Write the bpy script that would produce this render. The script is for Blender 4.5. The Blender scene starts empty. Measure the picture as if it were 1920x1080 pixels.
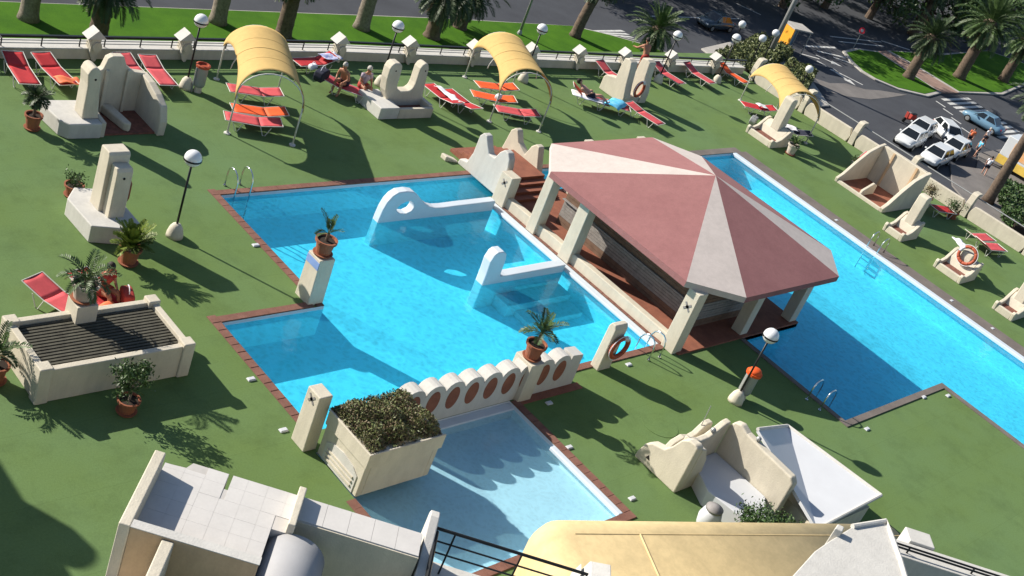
import bpy, bmesh, math, random
from mathutils import Vector, Matrix, noise
R = math.radians
random.seed(7)
scene = bpy.context.scene
C = scene.collection

# ------------------------------------------------------------------ camera
PITCH, ROLL, YAW = R(28.687), R(22.466), R(53.008)
fw = Vector((math.cos(PITCH)*math.sin(YAW), math.cos(PITCH)*math.cos(YAW), -math.sin(PITCH)))
r0 = Vector((math.cos(YAW), -math.sin(YAW), 0)); u0 = r0.cross(fw)
rv = math.cos(ROLL)*r0 + math.sin(ROLL)*u0
uv = -math.sin(ROLL)*r0 + math.cos(ROLL)*u0
cam = bpy.data.cameras.new('camera'); cam.sensor_width = 36; cam.sensor_fit = 'HORIZONTAL'
cam.lens = 2301.95/1920*36; cam.clip_start = 0.1; cam.clip_end = 3000
camo = bpy.data.objects.new('camera', cam); C.objects.link(camo)
camo.matrix_world = Matrix(((rv.x, uv.x, -fw.x, 0), (rv.y, uv.y, -fw.y, 0), (rv.z, uv.z, -fw.z, 18.0), (0, 0, 0, 1)))
scene.camera = camo
# ------------------------------------------------------------------ sky and sun
SUN_EL, SUN_AZ = R(30), R(-28)          # azimuth clockwise from +Y
w = bpy.data.worlds.new('World'); scene.world = w; w.use_nodes = True
nt = w.node_tree; bg = nt.nodes['Background']
sky = nt.nodes.new('ShaderNodeTexSky'); sky.sky_type = 'NISHITA'; sky.sun_disc = False
sky.sun_elevation = SUN_EL; sky.sun_rotation = SUN_AZ; sky.air_density = 1.0; sky.dust_density = 0.6
nt.links.new(sky.outputs[0], bg.inputs[0]); bg.inputs[1].default_value = 0.078
sl = bpy.data.lights.new('sun', 'SUN'); sl.energy = 5.0; sl.angle = R(0.5); sl.color = (1.0, 0.93, 0.82)
so = bpy.data.objects.new('sun', sl); C.objects.link(so)
sd = Vector((math.sin(SUN_AZ)*math.cos(SUN_EL), math.cos(SUN_AZ)*math.cos(SUN_EL), math.sin(SUN_EL)))
so.rotation_euler = (-sd).to_track_quat('-Z', 'Y').to_euler(); so.location = (0, 60, 60)
vs = scene.view_settings
vs.view_transform = 'Standard'; vs.look = 'None'; vs.exposure = 0.74; vs.gamma = 1.0; vs.use_curve_mapping = False

# ------------------------------------------------------------------ materials
def mat(name, col, rough=0.8, var=0.12, scale=1.5, bump=0.0, bscale=40, col2=None, metal=0.0, spec=0.3, fine=0.0, emit=None, coat=0.0, streak=0.0, seams=False):
    m = bpy.data.materials.new(name); m.use_nodes = True
    t = m.node_tree; b = t.nodes['Principled BSDF']
    b.inputs['Roughness'].default_value = rough; b.inputs['Metallic'].default_value = metal
    b.inputs['Specular IOR Level'].default_value = spec; b.inputs['Coat Weight'].default_value = coat
    g = t.nodes.new('ShaderNodeNewGeometry')
    n = t.nodes.new('ShaderNodeTexNoise'); n.inputs['Scale'].default_value = scale; n.inputs['Detail'].default_value = 5
    n.inputs['Roughness'].default_value = 0.65
    t.links.new(g.outputs['Position'], n.inputs['Vector'])
    r = t.nodes.new('ShaderNodeValToRGB'); e = r.color_ramp.elements
    c2 = col2 or tuple(c*(1-var*1.6) for c in col)
    e[0].position = 0.32; e[0].color = (*c2, 1); e[1].position = 0.68
    e[1].color = (*(col if col2 else tuple(min(1, c*(1+var*0.5)) for c in col)), 1)
    t.links.new(n.outputs[0], r.inputs[0]); out = r.outputs[0]
    if fine:
        f = t.nodes.new('ShaderNodeTexNoise'); f.inputs['Scale'].default_value = 22; f.inputs['Detail'].default_value = 3
        t.links.new(g.outputs['Position'], f.inputs['Vector'])
        mx = t.nodes.new('ShaderNodeMix'); mx.data_type = 'RGBA'; mx.blend_type = 'MULTIPLY'; mx.inputs[0].default_value = 1
        mr = t.nodes.new('ShaderNodeMapRange'); mr.inputs[1].default_value = 0.3; mr.inputs[2].default_value = 0.7
        mr.inputs[3].default_value = 1-fine; mr.inputs[4].default_value = 1.0
        t.links.new(f.outputs[0], mr.inputs[0]); t.links.new(out, mx.inputs[6]); t.links.new(mr.outputs[0], mx.inputs[7]); out = mx.outputs[2]
    t.links.new(out, b.inputs['Base Color'])
    if streak:
        mp = t.nodes.new('ShaderNodeMapping'); mp.inputs['Scale'].default_value = (3, 3, .8); t.links.new(g.outputs['Position'], mp.inputs[0])
        sn = t.nodes.new('ShaderNodeTexNoise'); sn.inputs['Scale'].default_value = 1.6; sn.inputs['Detail'].default_value = 6; sn.inputs['Roughness'].default_value = .7; t.links.new(mp.outputs[0], sn.inputs['Vector'])
        mr = t.nodes.new('ShaderNodeMapRange'); mr.inputs[1].default_value = .38; mr.inputs[2].default_value = .6; mr.inputs[3].default_value = 1-streak; mr.inputs[4].default_value = 1; t.links.new(sn.outputs[0], mr.inputs[0])
        mx = t.nodes.new('ShaderNodeMix'); mx.data_type = 'RGBA'; mx.blend_type = 'MULTIPLY'; mx.inputs[0].default_value = 1; t.links.new(out, mx.inputs[6]); t.links.new(mr.outputs[0], mx.inputs[7]); out = mx.outputs[2]
        t.links.new(out, b.inputs['Base Color'])
    if seams:
        br_ = t.nodes.new('ShaderNodeTexBrick'); br_.inputs['Scale'].default_value = 1; br_.inputs['Mortar Size'].default_value = .012; br_.inputs['Mortar Smooth'].default_value = 1; br_.inputs['Brick Width'].default_value = 14; br_.inputs['Row Height'].default_value = 2.0
        br_.inputs['Color1'].default_value = (1, 1, 1, 1); br_.inputs['Color2'].default_value = (.955, .965, .95, 1); br_.inputs['Mortar'].default_value = (.84, .84, .82, 1); t.links.new(g.outputs['Position'], br_.inputs['Vector'])
        st_ = t.nodes.new('ShaderNodeTexNoise'); st_.inputs['Scale'].default_value = .75; st_.inputs['Detail'].default_value = 7; st_.inputs['Roughness'].default_value = .75; t.links.new(g.outputs['Position'], st_.inputs['Vector'])
        mr = t.nodes.new('ShaderNodeMapRange'); mr.inputs[1].default_value = .3; mr.inputs[2].default_value = .52; mr.inputs[3].default_value = .80; mr.inputs[4].default_value = 1; t.links.new(st_.outputs[0], mr.inputs[0])
        for k_, src in enumerate((br_.outputs[0], mr.outputs[0])):
            mx = t.nodes.new('ShaderNodeMix'); mx.data_type = 'RGBA'; mx.blend_type = 'MULTIPLY'; mx.inputs[0].default_value = 1; t.links.new(out, mx.inputs[6]); t.links.new(src, mx.inputs[7]); out = mx.outputs[2]
        t.links.new(out, b.inputs['Base Color'])
    if bump:
        n2 = t.nodes.new('ShaderNodeTexNoise'); n2.inputs['Scale'].default_value = bscale; n2.inputs['Detail'].default_value = 4
        t.links.new(g.outputs['Position'], n2.inputs['Vector'])
        bp = t.nodes.new('ShaderNodeBump'); bp.inputs['Strength'].default_value = bump; bp.inputs['Distance'].default_value = 0.02
        t.links.new(n2.outputs[0], bp.inputs['Height']); t.links.new(bp.outputs[0], b.inputs['Normal'])
    if emit:
        b.inputs['Emission Color'].default_value = (*emit[0], 1); b.inputs['Emission Strength'].default_value = emit[1]
    return m

def leafmat(name, c1, c2, rough=0.5):
    m = mat(name, c1, rough, col2=c2, scale=3.0, spec=0.35)
    b = m.node_tree.nodes['Principled BSDF']
    oi = m.node_tree.nodes.new('ShaderNodeObjectInfo')
    return m

def watermat(name, tint, lo, scale, cloud=(0.04, 0.55, 0.80)):
    m = bpy.data.materials.new(name); m.use_nodes = True; t = m.node_tree
    for n in list(t.nodes): t.nodes.remove(n)
    out = t.nodes.new('ShaderNodeOutputMaterial'); g = t.nodes.new('ShaderNodeNewGeometry')
    wn = t.nodes.new('ShaderNodeTexNoise'); wn.inputs['Scale'].default_value = 1.3; wn.inputs['Detail'].default_value = 3
    t.links.new(g.outputs['Position'], wn.inputs['Vector'])
    vm = t.nodes.new('ShaderNodeVectorMath'); vm.operation = 'MULTIPLY_ADD'; vm.inputs[1].default_value = (0.8, 0.8, 0.8)
    t.links.new(wn.outputs['Color'], vm.inputs[0]); t.links.new(g.outputs['Position'], vm.inputs[2])
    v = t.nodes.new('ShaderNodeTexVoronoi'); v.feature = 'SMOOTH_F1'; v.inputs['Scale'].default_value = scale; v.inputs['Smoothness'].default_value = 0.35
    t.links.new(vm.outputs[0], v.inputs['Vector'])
    mr = t.nodes.new('ShaderNodeMapRange'); mr.inputs[1].default_value = 0.15; mr.inputs[2].default_value = 0.62  # cell pattern tinted into the transparency stands in for rippling caustic light
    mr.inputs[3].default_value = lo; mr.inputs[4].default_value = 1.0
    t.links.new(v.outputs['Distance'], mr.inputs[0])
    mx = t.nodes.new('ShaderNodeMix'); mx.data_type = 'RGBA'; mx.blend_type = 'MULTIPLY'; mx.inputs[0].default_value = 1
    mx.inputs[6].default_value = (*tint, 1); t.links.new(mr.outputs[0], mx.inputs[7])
    tr = t.nodes.new('ShaderNodeBsdfTransparent'); t.links.new(mx.outputs[2], tr.inputs[0])
    gl = t.nodes.new('ShaderNodeBsdfGlossy'); gl.inputs['Roughness'].default_value = 0.06
    n2 = t.nodes.new('ShaderNodeTexNoise'); n2.inputs['Scale'].default_value = 3.2; n2.inputs['Detail'].default_value = 3
    t.links.new(g.outputs['Position'], n2.inputs['Vector'])
    bp = t.nodes.new('ShaderNodeBump'); bp.inputs['Strength'].default_value = 0.35; bp.inputs['Distance'].default_value = 0.05
    t.links.new(n2.outputs[0], bp.inputs['Height']); t.links.new(bp.outputs[0], gl.inputs['Normal'])
    fr = t.nodes.new('ShaderNodeFresnel'); ior = t.nodes.new('ShaderNodeMapRange'); ior.inputs[3].default_value = 1.33; ior.inputs[4].default_value = 1/1.33
    t.links.new(g.outputs['Backfacing'], ior.inputs[0]); t.links.new(ior.outputs[0], fr.inputs['IOR']); t.links.new(bp.outputs[0], fr.inputs['Normal'])
    ms = t.nodes.new('ShaderNodeMixShader'); t.links.new(fr.outputs[0], ms.inputs[0])
    df = t.nodes.new('ShaderNodeBsdfDiffuse'); df.inputs[0].default_value = (*cloud, 1); m1 = t.nodes.new('ShaderNodeMixShader'); m1.inputs[0].default_value = 0.13   # sunlit water body: light scattered by the water itself
    t.links.new(tr.outputs[0], m1.inputs[1]); t.links.new(df.outputs[0], m1.inputs[2])
    t.links.new(m1.outputs[0], ms.inputs[1]); t.links.new(gl.outputs[0], ms.inputs[2]); t.links.new(ms.outputs[0], out.inputs[0])
    return m

M = {}
M['carpet'] = mat('green_carpet', (0.126, 0.203, 0.086), 0.95, col2=(0.124, 0.190, 0.058), scale=0.16, bump=0.25, bscale=60, fine=0.12, spec=0.1, seams=True)
M['stucco'] = mat('cream_stucco', (0.58, 0.53, 0.43), 0.85, streak=0.09, var=0.06, scale=1.2, bump=0.3, bscale=30, fine=0.05, spec=0.2)
M['stucco_white'] = mat('white_stucco', (0.55, 0.535, 0.50), 0.85, streak=0.09, var=0.05, scale=1.0, bump=0.25, bscale=30, fine=0.04, spec=0.2)
M['stucco_tan'] = mat('tan_stucco', (0.56, 0.40, 0.25), 0.85, streak=0.09, var=0.08, scale=1.0, bump=0.3, bscale=30, fine=0.05, spec=0.2)
M['white'] = mat('white_paint', (0.53, 0.545, 0.57), 0.5, var=0.03)
M['pooltile'] = mat('pool_tile', (0.60, 0.81, 0.90), 0.5, var=0.06, scale=0.8)
M['poolwhite'] = mat('pool_rim', (0.55, 0.61, 0.67), 0.5, var=0.04)
M['kidtile'] = mat('paddling_tile', (0.74, 0.85, 0.88), 0.5, var=0.05, scale=0.8)
M['coping'] = mat('coping_brick', (0.235, 0.115, 0.085), 0.85, col2=(0.165, 0.075, 0.055), scale=2.5, bump=0.2, fine=0.15)
M['brick'] = mat('terracotta_tile', (0.30, 0.115, 0.070), 0.8, col2=(0.21, 0.078, 0.050), scale=2.5, bump=0.2, fine=0.15)
M['mortar'] = mat('mortar', (0.17, 0.10, 0.075), 0.9)
M['greycope'] = mat('grey_coping', (0.17, 0.145, 0.13), 0.9, var=0.15, bump=0.2, fine=0.1)
M['redsoil'] = mat('red_gravel', (0.24, 0.10, 0.07), 0.95, col2=(0.13, 0.055, 0.04), scale=6, bump=0.5, bscale=50)
M['roofred'] = mat('roof_red', (0.31, 0.142, 0.138), 0.9, streak=0.08, col2=(0.275, 0.122, 0.120), scale=0.9, bump=0.2, bscale=50, fine=0.10)
M['roofcream'] = mat('roof_cream', (0.53, 0.47, 0.435), 0.9, streak=0.08, var=0.05, scale=0.9, bump=0.2, bscale=50, fine=0.05)
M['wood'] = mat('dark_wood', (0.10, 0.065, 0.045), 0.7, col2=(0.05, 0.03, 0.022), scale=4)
M['grey_board'] = mat('weathered_board', (0.30, 0.28, 0.26), 0.8, col2=(0.20, 0.185, 0.175), scale=5, fine=0.15)
M['brown_board'] = mat('brown_board', (0.20, 0.125, 0.085), 0.8, col2=(0.13, 0.08, 0.055), scale=5, fine=0.15)
M['greytop'] = mat('grey_counter', (0.26, 0.245, 0.24), 0.6, var=0.15, scale=3, fine=0.1)
M['yellow'] = mat('yellow_canvas', (0.50, 0.34, 0.125), 0.85, streak=0.08, var=0.05, scale=1.0, bump=0.15, bscale=80)
M['ochre'] = mat('ochre_awning', (0.66, 0.51, 0.27), 0.85, streak=0.12, var=0.08, scale=0.9, bump=0.15, bscale=60)
M['red'] = mat('red_sling', (0.42, 0.024, 0.028), 0.7, var=0.1, scale=4)
M['pink'] = mat('faded_red_sling', (0.52, 0.075, 0.085), 0.75, var=0.12, scale=4)
M['orange'] = mat('orange_sling', (0.72, 0.10, 0.02), 0.7, var=0.1, scale=4)
M['salmon'] = mat('salmon_sling', (0.70, 0.17, 0.07), 0.7, var=0.1, scale=4)
M['frame'] = mat('white_frame', (0.55, 0.54, 0.50), 0.4, var=0.03)
M['black'] = mat('black_metal', (0.012, 0.013, 0.014), 0.4, var=0.1)
M['dark'] = mat('dark_hole', (0.02, 0.018, 0.016), 0.9)
M['steel'] = mat('chrome', (0.75, 0.76, 0.77), 0.15, metal=1.0, var=0.03)
M['greymetal'] = mat('grey_metal', (0.30, 0.31, 0.31), 0.45, metal=0.3, var=0.05)
M['globe'] = mat('opal_globe', (0.68, 0.69, 0.70), 0.15, var=0.01, spec=0.5, coat=0.3)
M['terracotta'] = mat('flower_pot', (0.32, 0.115, 0.06), 0.85, col2=(0.22, 0.08, 0.045), scale=5, bump=0.1)
M['whitepot'] = mat('pale_pot', (0.52, 0.46, 0.39), 0.85, var=0.15, scale=5)
M['soil'] = mat('soil', (0.035, 0.026, 0.02), 1.0)
M['palm'] = leafmat('palm_leaf', (0.075, 0.125, 0.035), (0.035, 0.07, 0.02))
M['palmdark'] = leafmat('dark_palm_leaf', (0.05, 0.085, 0.028), (0.022, 0.045, 0.015))
M['agave'] = leafmat('cycad_leaf', (0.17, 0.22, 0.035), (0.09, 0.14, 0.02))
M['leaf'] = leafmat('leaf', (0.06, 0.11, 0.03), (0.028, 0.06, 0.016))
M['leafbrown'] = leafmat('groundcover_leaf', (0.21, 0.20, 0.10), (0.16, 0.10, 0.07))
M['deadfrond'] = leafmat('dry_frond', (0.16, 0.12, 0.06), (0.08, 0.055, 0.03))
M['trunk'] = mat('palm_trunk', (0.15, 0.11, 0.08), 0.95, col2=(0.07, 0.05, 0.038), scale=6, bump=0.8, bscale=12)
M['palelimb'] = mat('pale_trunk', (0.26, 0.22, 0.18), 0.95, col2=(0.14, 0.115, 0.09), scale=6, bump=0.8, bscale=12)
M['asphalt'] = mat('asphalt', (0.062, 0.067, 0.078), 0.9, col2=(0.044, 0.047, 0.056), scale=0.35, bump=0.2, fine=0.15)
M['paving'] = mat('paving', (0.20, 0.185, 0.175), 0.9, col2=(0.14, 0.13, 0.125), scale=0.5, fine=0.12)
M['pinkpath'] = mat('pink_path', (0.30, 0.20, 0.165), 0.9, var=0.15, scale=1, fine=0.12)
M['kerb'] = mat('kerb_stone', (0.42, 0.40, 0.37), 0.9, var=0.12, fine=0.1)
M['lawn'] = mat('lawn', (0.07, 0.175, 0.012), 0.95, col2=(0.045, 0.125, 0.01), scale=0.5, bump=0.6, bscale=25, fine=0.25, spec=0.1)
M['paint'] = mat('road_paint', (0.62, 0.62, 0.60), 0.7, var=0.18, scale=3, fine=0.15)
M['hedge'] = leafmat('hedge_leaf', (0.15, 0.175, 0.065), (0.085, 0.10, 0.036))
M['carwhite'] = mat('white_car_paint', (0.62, 0.64, 0.65), 0.25, var=0.02, coat=0.5)
M['carsilver'] = mat('silver_car_paint', (0.45, 0.48, 0.48), 0.3, var=0.02, metal=0.3, coat=0.5)
M['carblue'] = mat('blue_car_paint', (0.13, 0.24, 0.34), 0.3, var=0.02, coat=0.5)
M['cardark'] = mat('dark_car_paint', (0.045, 0.065, 0.085), 0.25, var=0.02, coat=0.5)
M['glass'] = mat('car_glass', (0.012, 0.015, 0.018), 0.08, var=0.02, spec=0.6)
M['rubber'] = mat('rubber', (0.015, 0.015, 0.015), 0.8)
M['headlight'] = mat('headlight', (0.7, 0.72, 0.74), 0.1, var=0.02)
M['taillight'] = mat('taillight', (0.45, 0.02, 0.015), 0.2, var=0.02)
M['skin'] = mat('tanned_skin', (0.36, 0.165, 0.10), 0.55, var=0.08, scale=6)
M['skinpale'] = mat('pale_skin', (0.48, 0.27, 0.20), 0.55, var=0.08, scale=6)
M['hairgrey'] = mat('grey_hair', (0.42, 0.40, 0.37), 0.8, var=0.2, scale=20)
M['hairdark'] = mat('dark_hair', (0.025, 0.018, 0.014), 0.7, var=0.2, scale=20)
M['navy'] = mat('navy_cloth', (0.02, 0.022, 0.04), 0.85)
M['mauve'] = mat('mauve_cloth', (0.42, 0.36, 0.42), 0.85, col2=(0.25, 0.17, 0.22), scale=12)
M['redcloth'] = mat('red_cloth', (0.33, 0.04, 0.03), 0.85)
M['towelwhite'] = mat('white_towel', (0.74, 0.74, 0.78), 0.95, var=0.08, scale=6, bump=0.4)
M['towelblue'] = mat('blue_towel', (0.04, 0.36, 0.62), 0.95, col2=(0.20, 0.55, 0.72), scale=5, bump=0.4)
M['towelmulti'] = mat('striped_towel', (0.10, 0.16, 0.45), 0.95, col2=(0.62, 0.60, 0.66), scale=9, bump=0.4)
M['ringred'] = mat('lifering_red', (0.36, 0.075, 0.035), 0.6)
M['bluefrieze'] = mat('blue_tile', (0.22, 0.33, 0.62), 0.4)
M['tileroof'] = mat('terrace_tile', (0.56, 0.54, 0.515), 0.7, var=0.05, scale=2, fine=0.04)
M['grout'] = mat('grout', (0.51, 0.485, 0.455), 0.9)
M['vanyellow'] = mat('van_yellow', (0.72, 0.50, 0.10), 0.4)
M['vanart'] = mat('van_panel', (0.75, 0.36, 0.13), 0.5, col2=(0.62, 0.50, 0.36), scale=1.5)
M['signorange'] = mat('sign_orange', (0.75, 0.33, 0.03), 0.5)
M['signred'] = mat('sign_red', (0.65, 0.03, 0.06), 0.4)
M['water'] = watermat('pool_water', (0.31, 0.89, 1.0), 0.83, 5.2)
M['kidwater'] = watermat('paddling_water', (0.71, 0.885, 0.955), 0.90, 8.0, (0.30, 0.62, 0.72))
M['greywood'] = mat('grey_timber', (0.105, 0.10, 0.075), 0.85, col2=(0.06, 0.056, 0.044), scale=4, fine=.2)
M['greyawn'] = mat('grey_canvas', (0.34, 0.34, 0.35), 0.8, var=0.06)
M['glassblock'] = mat('window_glass', (0.03, 0.04, 0.05), 0.1, spec=0.6)

# ------------------------------------------------------------------ mesh helper
class MB:
    def __init__(s): s.v = []; s.f = []
    def add(s, vs, fs):
        o = len(s.v); s.v += [tuple(p) for p in vs]; s.f += [tuple(i+o for i in f) for f in fs]; return s
    def box(s, x0, x1, y0, y1, z0, z1, t=0.0):
        return s.add([(x0, y0, z0), (x1, y0, z0), (x1, y1, z0), (x0, y1, z0), (x0+t, y0+t, z1), (x1-t, y0+t, z1), (x1-t, y1-t, z1), (x0+t, y1-t, z1)],
                     [(3, 2, 1, 0), (4, 5, 6, 7), (0, 1, 5, 4), (1, 2, 6, 5), (2, 3, 7, 6), (3, 0, 4, 7)])
    def prism(s, pts, off):                       # pts: list of 3d points (planar), off: extrusion vector
        n = len(pts); a = [Vector(p) for p in pts]; o = Vector(off)
        nrm = sum(((a[i].cross(a[(i+1) % n])) for i in range(n)), Vector())
        if nrm.dot(o) > 0: a.reverse()
        b = [p+o for p in a]
        return s.add(a+b, [tuple(range(n)), tuple(reversed(range(n, 2*n)))] + [(i+1 if i+1 < n else 0, i, n+i, n+(i+1) % n) for i in range(n)])
    def prism_y(s, prof, y0, y1): return s.prism([(x, y0, z) for x, z in prof], (0, y1-y0, 0))
    def prism_x(s, prof, x0, x1): return s.prism([(x0, y, z) for y, z in prof], (x1-x0, 0, 0))
    def prism_z(s, prof, z0, z1): return s.prism([(x, y, z0) for x, y in prof], (0, 0, z1-z0))
    def tube(s, pts, r, n=8, closed=False):
        pts = [Vector(p) for p in pts]; N = len(pts); rr = r if isinstance(r, (list, tuple)) else [r]*N
        rings = []; up = None
        for i, p in enumerate(pts):
            if closed: d = pts[(i+1) % N]-pts[i-1]
            else: d = pts[min(i+1, N-1)]-pts[max(i-1, 0)]
            d.normalize()
            if up is None: up = Vector((0, 0, 1)) if abs(d.z) < 0.9 else Vector((1, 0, 0))
            a = d.cross(up).normalized(); b = a.cross(d).normalized(); up = b
            rings.append([p + rr[i]*(math.cos(2*math.pi*k/n)*a + math.sin(2*math.pi*k/n)*b) for k in range(n)])
        vs = [q for g in rings for q in g]; fs = []
        for i in range(N if closed else N-1):
            j = (i+1) % N
            for k in range(n): fs.append((i*n+k, i*n+(k+1) % n, j*n+(k+1) % n, j*n+k))
        if not closed: fs += [tuple(reversed(range(n))), tuple(range((N-1)*n, N*n))]
        return s.add(vs, fs)
    def lathe(s, prof, c=(0, 0, 0), n=18):
        vs = [(c[0]+r*math.cos(2*math.pi*k/n), c[1]+r*math.sin(2*math.pi*k/n), c[2]+z) for r, z in prof for k in range(n)]
        fs = [(i*n+k, i*n+(k+1) % n, (i+1)*n+(k+1) % n, (i+1)*n+k) for i in range(len(prof)-1) for k in range(n)]
        fs += [tuple(reversed(range(n))), tuple(range((len(prof)-1)*n, len(prof)*n))]
        return s.add(vs, fs)
    def ball(s, c, r, n=14, m=9, sc=(1, 1, 1)):
        vs = []; fs = []
        for i in range(m+1):
            th = math.pi*i/m
            for k in range(n): vs.append((c[0]+sc[0]*r*math.sin(th)*math.cos(2*math.pi*k/n), c[1]+sc[1]*r*math.sin(th)*math.sin(2*math.pi*k/n), c[2]+sc[2]*r*math.cos(th)))
        for i in range(m):
            for k in range(n): fs.append((i*n+k, (i+1)*n+k, (i+1)*n+(k+1) % n, i*n+(k+1) % n))
        return s.add(vs, fs)
    def grid(s, P):
        n, m = len(P), len(P[0]); return s.add([p for row in P for p in row], [(i*m+j, (i+1)*m+j, (i+1)*m+j+1, i*m+j+1) for i in range(n-1) for j in range(m-1)])
    def xf(s, mtx): s.v = [tuple(mtx @ Vector(p)) for p in s.v]; return s
    def mesh(s, name):
        me = bpy.data.meshes.new(name); me.from_pydata(s.v, [], s.f); me.update(); return me
    def build(s, name, m, parent=None, bevel=0.0, smooth=False, solid=0.0, sub=0):
        o = bpy.data.objects.new(name, s.mesh(name)); C.objects.link(o); o.data.materials.append(M[m] if isinstance(m, str) else m)
        if smooth: o.data.polygons.foreach_set('use_smooth', [True]*len(o.data.polygons))
        if solid:
            d = o.modifiers.new('s', 'SOLIDIFY'); d.thickness = solid; d.offset = 0
        if bevel:
            d = o.modifiers.new('b', 'BEVEL'); d.width = bevel; d.segments = 3; d.limit_method = 'ANGLE'; d.angle_limit = R(35); d.harden_normals = False
        if sub:
            d = o.modifiers.new('ss', 'SUBSURF'); d.levels = sub; d.render_levels = sub
        if parent: o.parent = parent
        return o

def tag(o, label=None, cat=None, group=None, kind=None):
    if label: o['label'] = label
    if cat: o['category'] = cat
    if group: o['group'] = group
    if kind: o['kind'] = kind
    return o
def thing(name, label, cat, loc=(0, 0, 0), rz=0.0, group=None):
    o = bpy.data.objects.new(name, None); C.objects.link(o); o.empty_display_size = 0.2
    o.location = loc; o.rotation_euler = (0, 0, rz); return tag(o, label, cat, group)
def struct(o): o['kind'] = 'structure'; return o
def copy_tree(o, parent=None):
    kids = list(o.children); c = o.copy(); C.objects.link(c); c.parent = parent
    for k in kids: copy_tree(k, c)
    return c
def inst(mesh, name, parent, loc=(0, 0, 0), rz=0.0, m=None):
    o = bpy.data.objects.new(name, mesh); C.objects.link(o); o.parent = parent; o.location = loc; o.rotation_euler = (0, 0, rz)
    if m and not mesh.materials: mesh.materials.append(M[m])
    return o

# ------------------------------------------------------------------ deck, pools
DX0, DX1, DY0, DY1 = -12.0, 56.4, -14.0, 35.6
MAIN = [(19.6, 29.4, 16.1, 26.0), (16.4, 19.6, 16.1, 20.4), (29.4, 36.4, 24.6, 26.0), (36.4, 46.0, 11.15, 26.0), (33.1, 36.4, 11.15, 15.45), (39.6, 46.0, -6.0, 11.15)]
KID = [(16.02, 22.3, 11.0, 15.45)]
def cuts(lo, hi, rs, a, b): return sorted({lo, hi} | {r[a] for r in rs} | {r[b] for r in rs})
XS = cuts(DX0, DX1, MAIN+KID, 0, 1); YS = cuts(DY0, DY1, MAIN+KID, 2, 3)
inr = lambda rs, x, y: any(r[0] < x < r[1] and r[2] < y < r[3] for r in rs)
deck = MB(); bas = MB(); kb = MB(); wat = MB(); kw = MB(); rim = MB()
ZW, ZK, DEP, KDEP = -0.11, -0.11, -0.98, -0.36
for i in range(len(XS)-1):
    for j in range(len(YS)-1):
        x0, x1, y0, y1 = XS[i], XS[i+1], YS[j], YS[j+1]; mx, my = (x0+x1)/2, (y0+y1)/2
        q = lambda z: [(x0, y0, z), (x1, y0, z), (x1, y1, z), (x0, y1, z)]
        if inr(MAIN, mx, my) or inr(KID, mx, my):
            k = inr(KID, mx, my); rs = KID if k else MAIN; b = kb if k else bas; d = KDEP if k else DEP; zw = ZK if k else ZW
            b.add(q(d), [(0, 1, 2, 3)]); (kw if k else wat).add(q(zw), [(0, 1, 2, 3)])
            for (ax, ay, nx, ny) in (((x0, y0), (x0, y1), -1, 0), ((x1, y1), (x1, y0), 1, 0), ((x1, y0), (x0, y0), 0, -1), ((x0, y1), (x1, y1), 0, 1)):
                ex, ey = (mx+nx*((x1-x0)/2+0.05), my+ny*((y1-y0)/2+0.05))
                if not inr(rs, ex, ey):
                    b.add([(*ax, d), (*ay, d), (*ay, zw+0.01), (*ax, zw+0.01)], [(0, 1, 2, 3)])
                    rim.add([(*ax, zw+0.01), (*ay, zw+0.01), (*ay, -0.002), (*ax, -0.002)], [(0, 1, 2, 3)])
        else:
            deck.add(q(0), [(0, 1, 2, 3)])
# podium walls
for a, b in (((DX0, DY0), (DX1, DY0)), ((DX1, DY0), (DX1, DY1)), ((DX1, DY1), (DX0, DY1)), ((DX0, DY1), (DX0, DY0))):
    deck.add([(*a, -10), (*b, -10), (*b, 0), (*a, 0)], [(0, 1, 2, 3)])
struct(deck.build('pool_deck', 'carpet')); struct(bas.build('pool_basin', 'pooltile')); struct(kb.build('paddling_pool_basin', 'kidtile'))
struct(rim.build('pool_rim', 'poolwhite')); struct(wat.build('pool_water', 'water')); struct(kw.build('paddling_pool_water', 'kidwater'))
# coping: mortar strip plus single tiles
cop = MB(); tiles = []
def coping(x0, y0, x1, y1, side, wd=0.25, tl=0.30):
    """strip along a pool edge, on its outer side (unit vector)"""
    sx, sy = side; L = math.hypot(x1-x0, y1-y0); dx, dy = (x1-x0)/L, (y1-y0)/L
    P = [(x0, y0), (x1, y1), (x1+sx*wd, y1+sy*wd), (x0+sx*wd, y0+sy*wd)]
    if dx*sy-dy*sx < 0: P.reverse()
    cop.prism_z(P, 0.003, 0.02)
    n = max(1, round(L/tl)); st = L/n
    for k in range(n):
        s = (k+.5)*st; tiles.append((x0+dx*s+sx*wd/2, y0+dy*s+sy*wd/2, math.atan2(dy, dx)))
coping(19.6, 26.0, 30.0, 26.0, (0, 1)); coping(19.6, 20.4, 19.6, 26.32, (-1, 0)); coping(16.4, 20.4, 19.28, 20.4, (0, 1)); coping(16.4, 16.1, 16.4, 20.72, (-1, 0))
coping(24.95, 16.1, 29.4, 16.1, (0, -1)); coping(22.3, 11.0, 22.3, 15.4, (1, 0)); coping(16.02, 11.0, 22.55, 11.0, (0, -1)); coping(16.02, 11.0, 16.02, 13.85, (-1, 0)); coping(32.6, 26.0, 36.4, 26.0, (0, 1))
coping(29.4, 16.1, 29.4, 24.4, (1, 0), 0.22)
co = struct(cop.build('pool_coping', 'mortar'))
tm = MB().box(-0.144, 0.144, -0.119, 0.119, 0.015, 0.034, 0.005).mesh('coping_tile'); tm.materials.append(M['coping'])
for (x, y, a) in tiles:
    o = inst(tm, 'coping_tile', co, (x, y, random.uniform(-0.003, 0.003)), a+random.uniform(-0.012, 0.012))
    if abs(x-29.51) < 0.02 and y > 16.1: o.scale = (1, 0.85, 1)
gc = MB()
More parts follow.
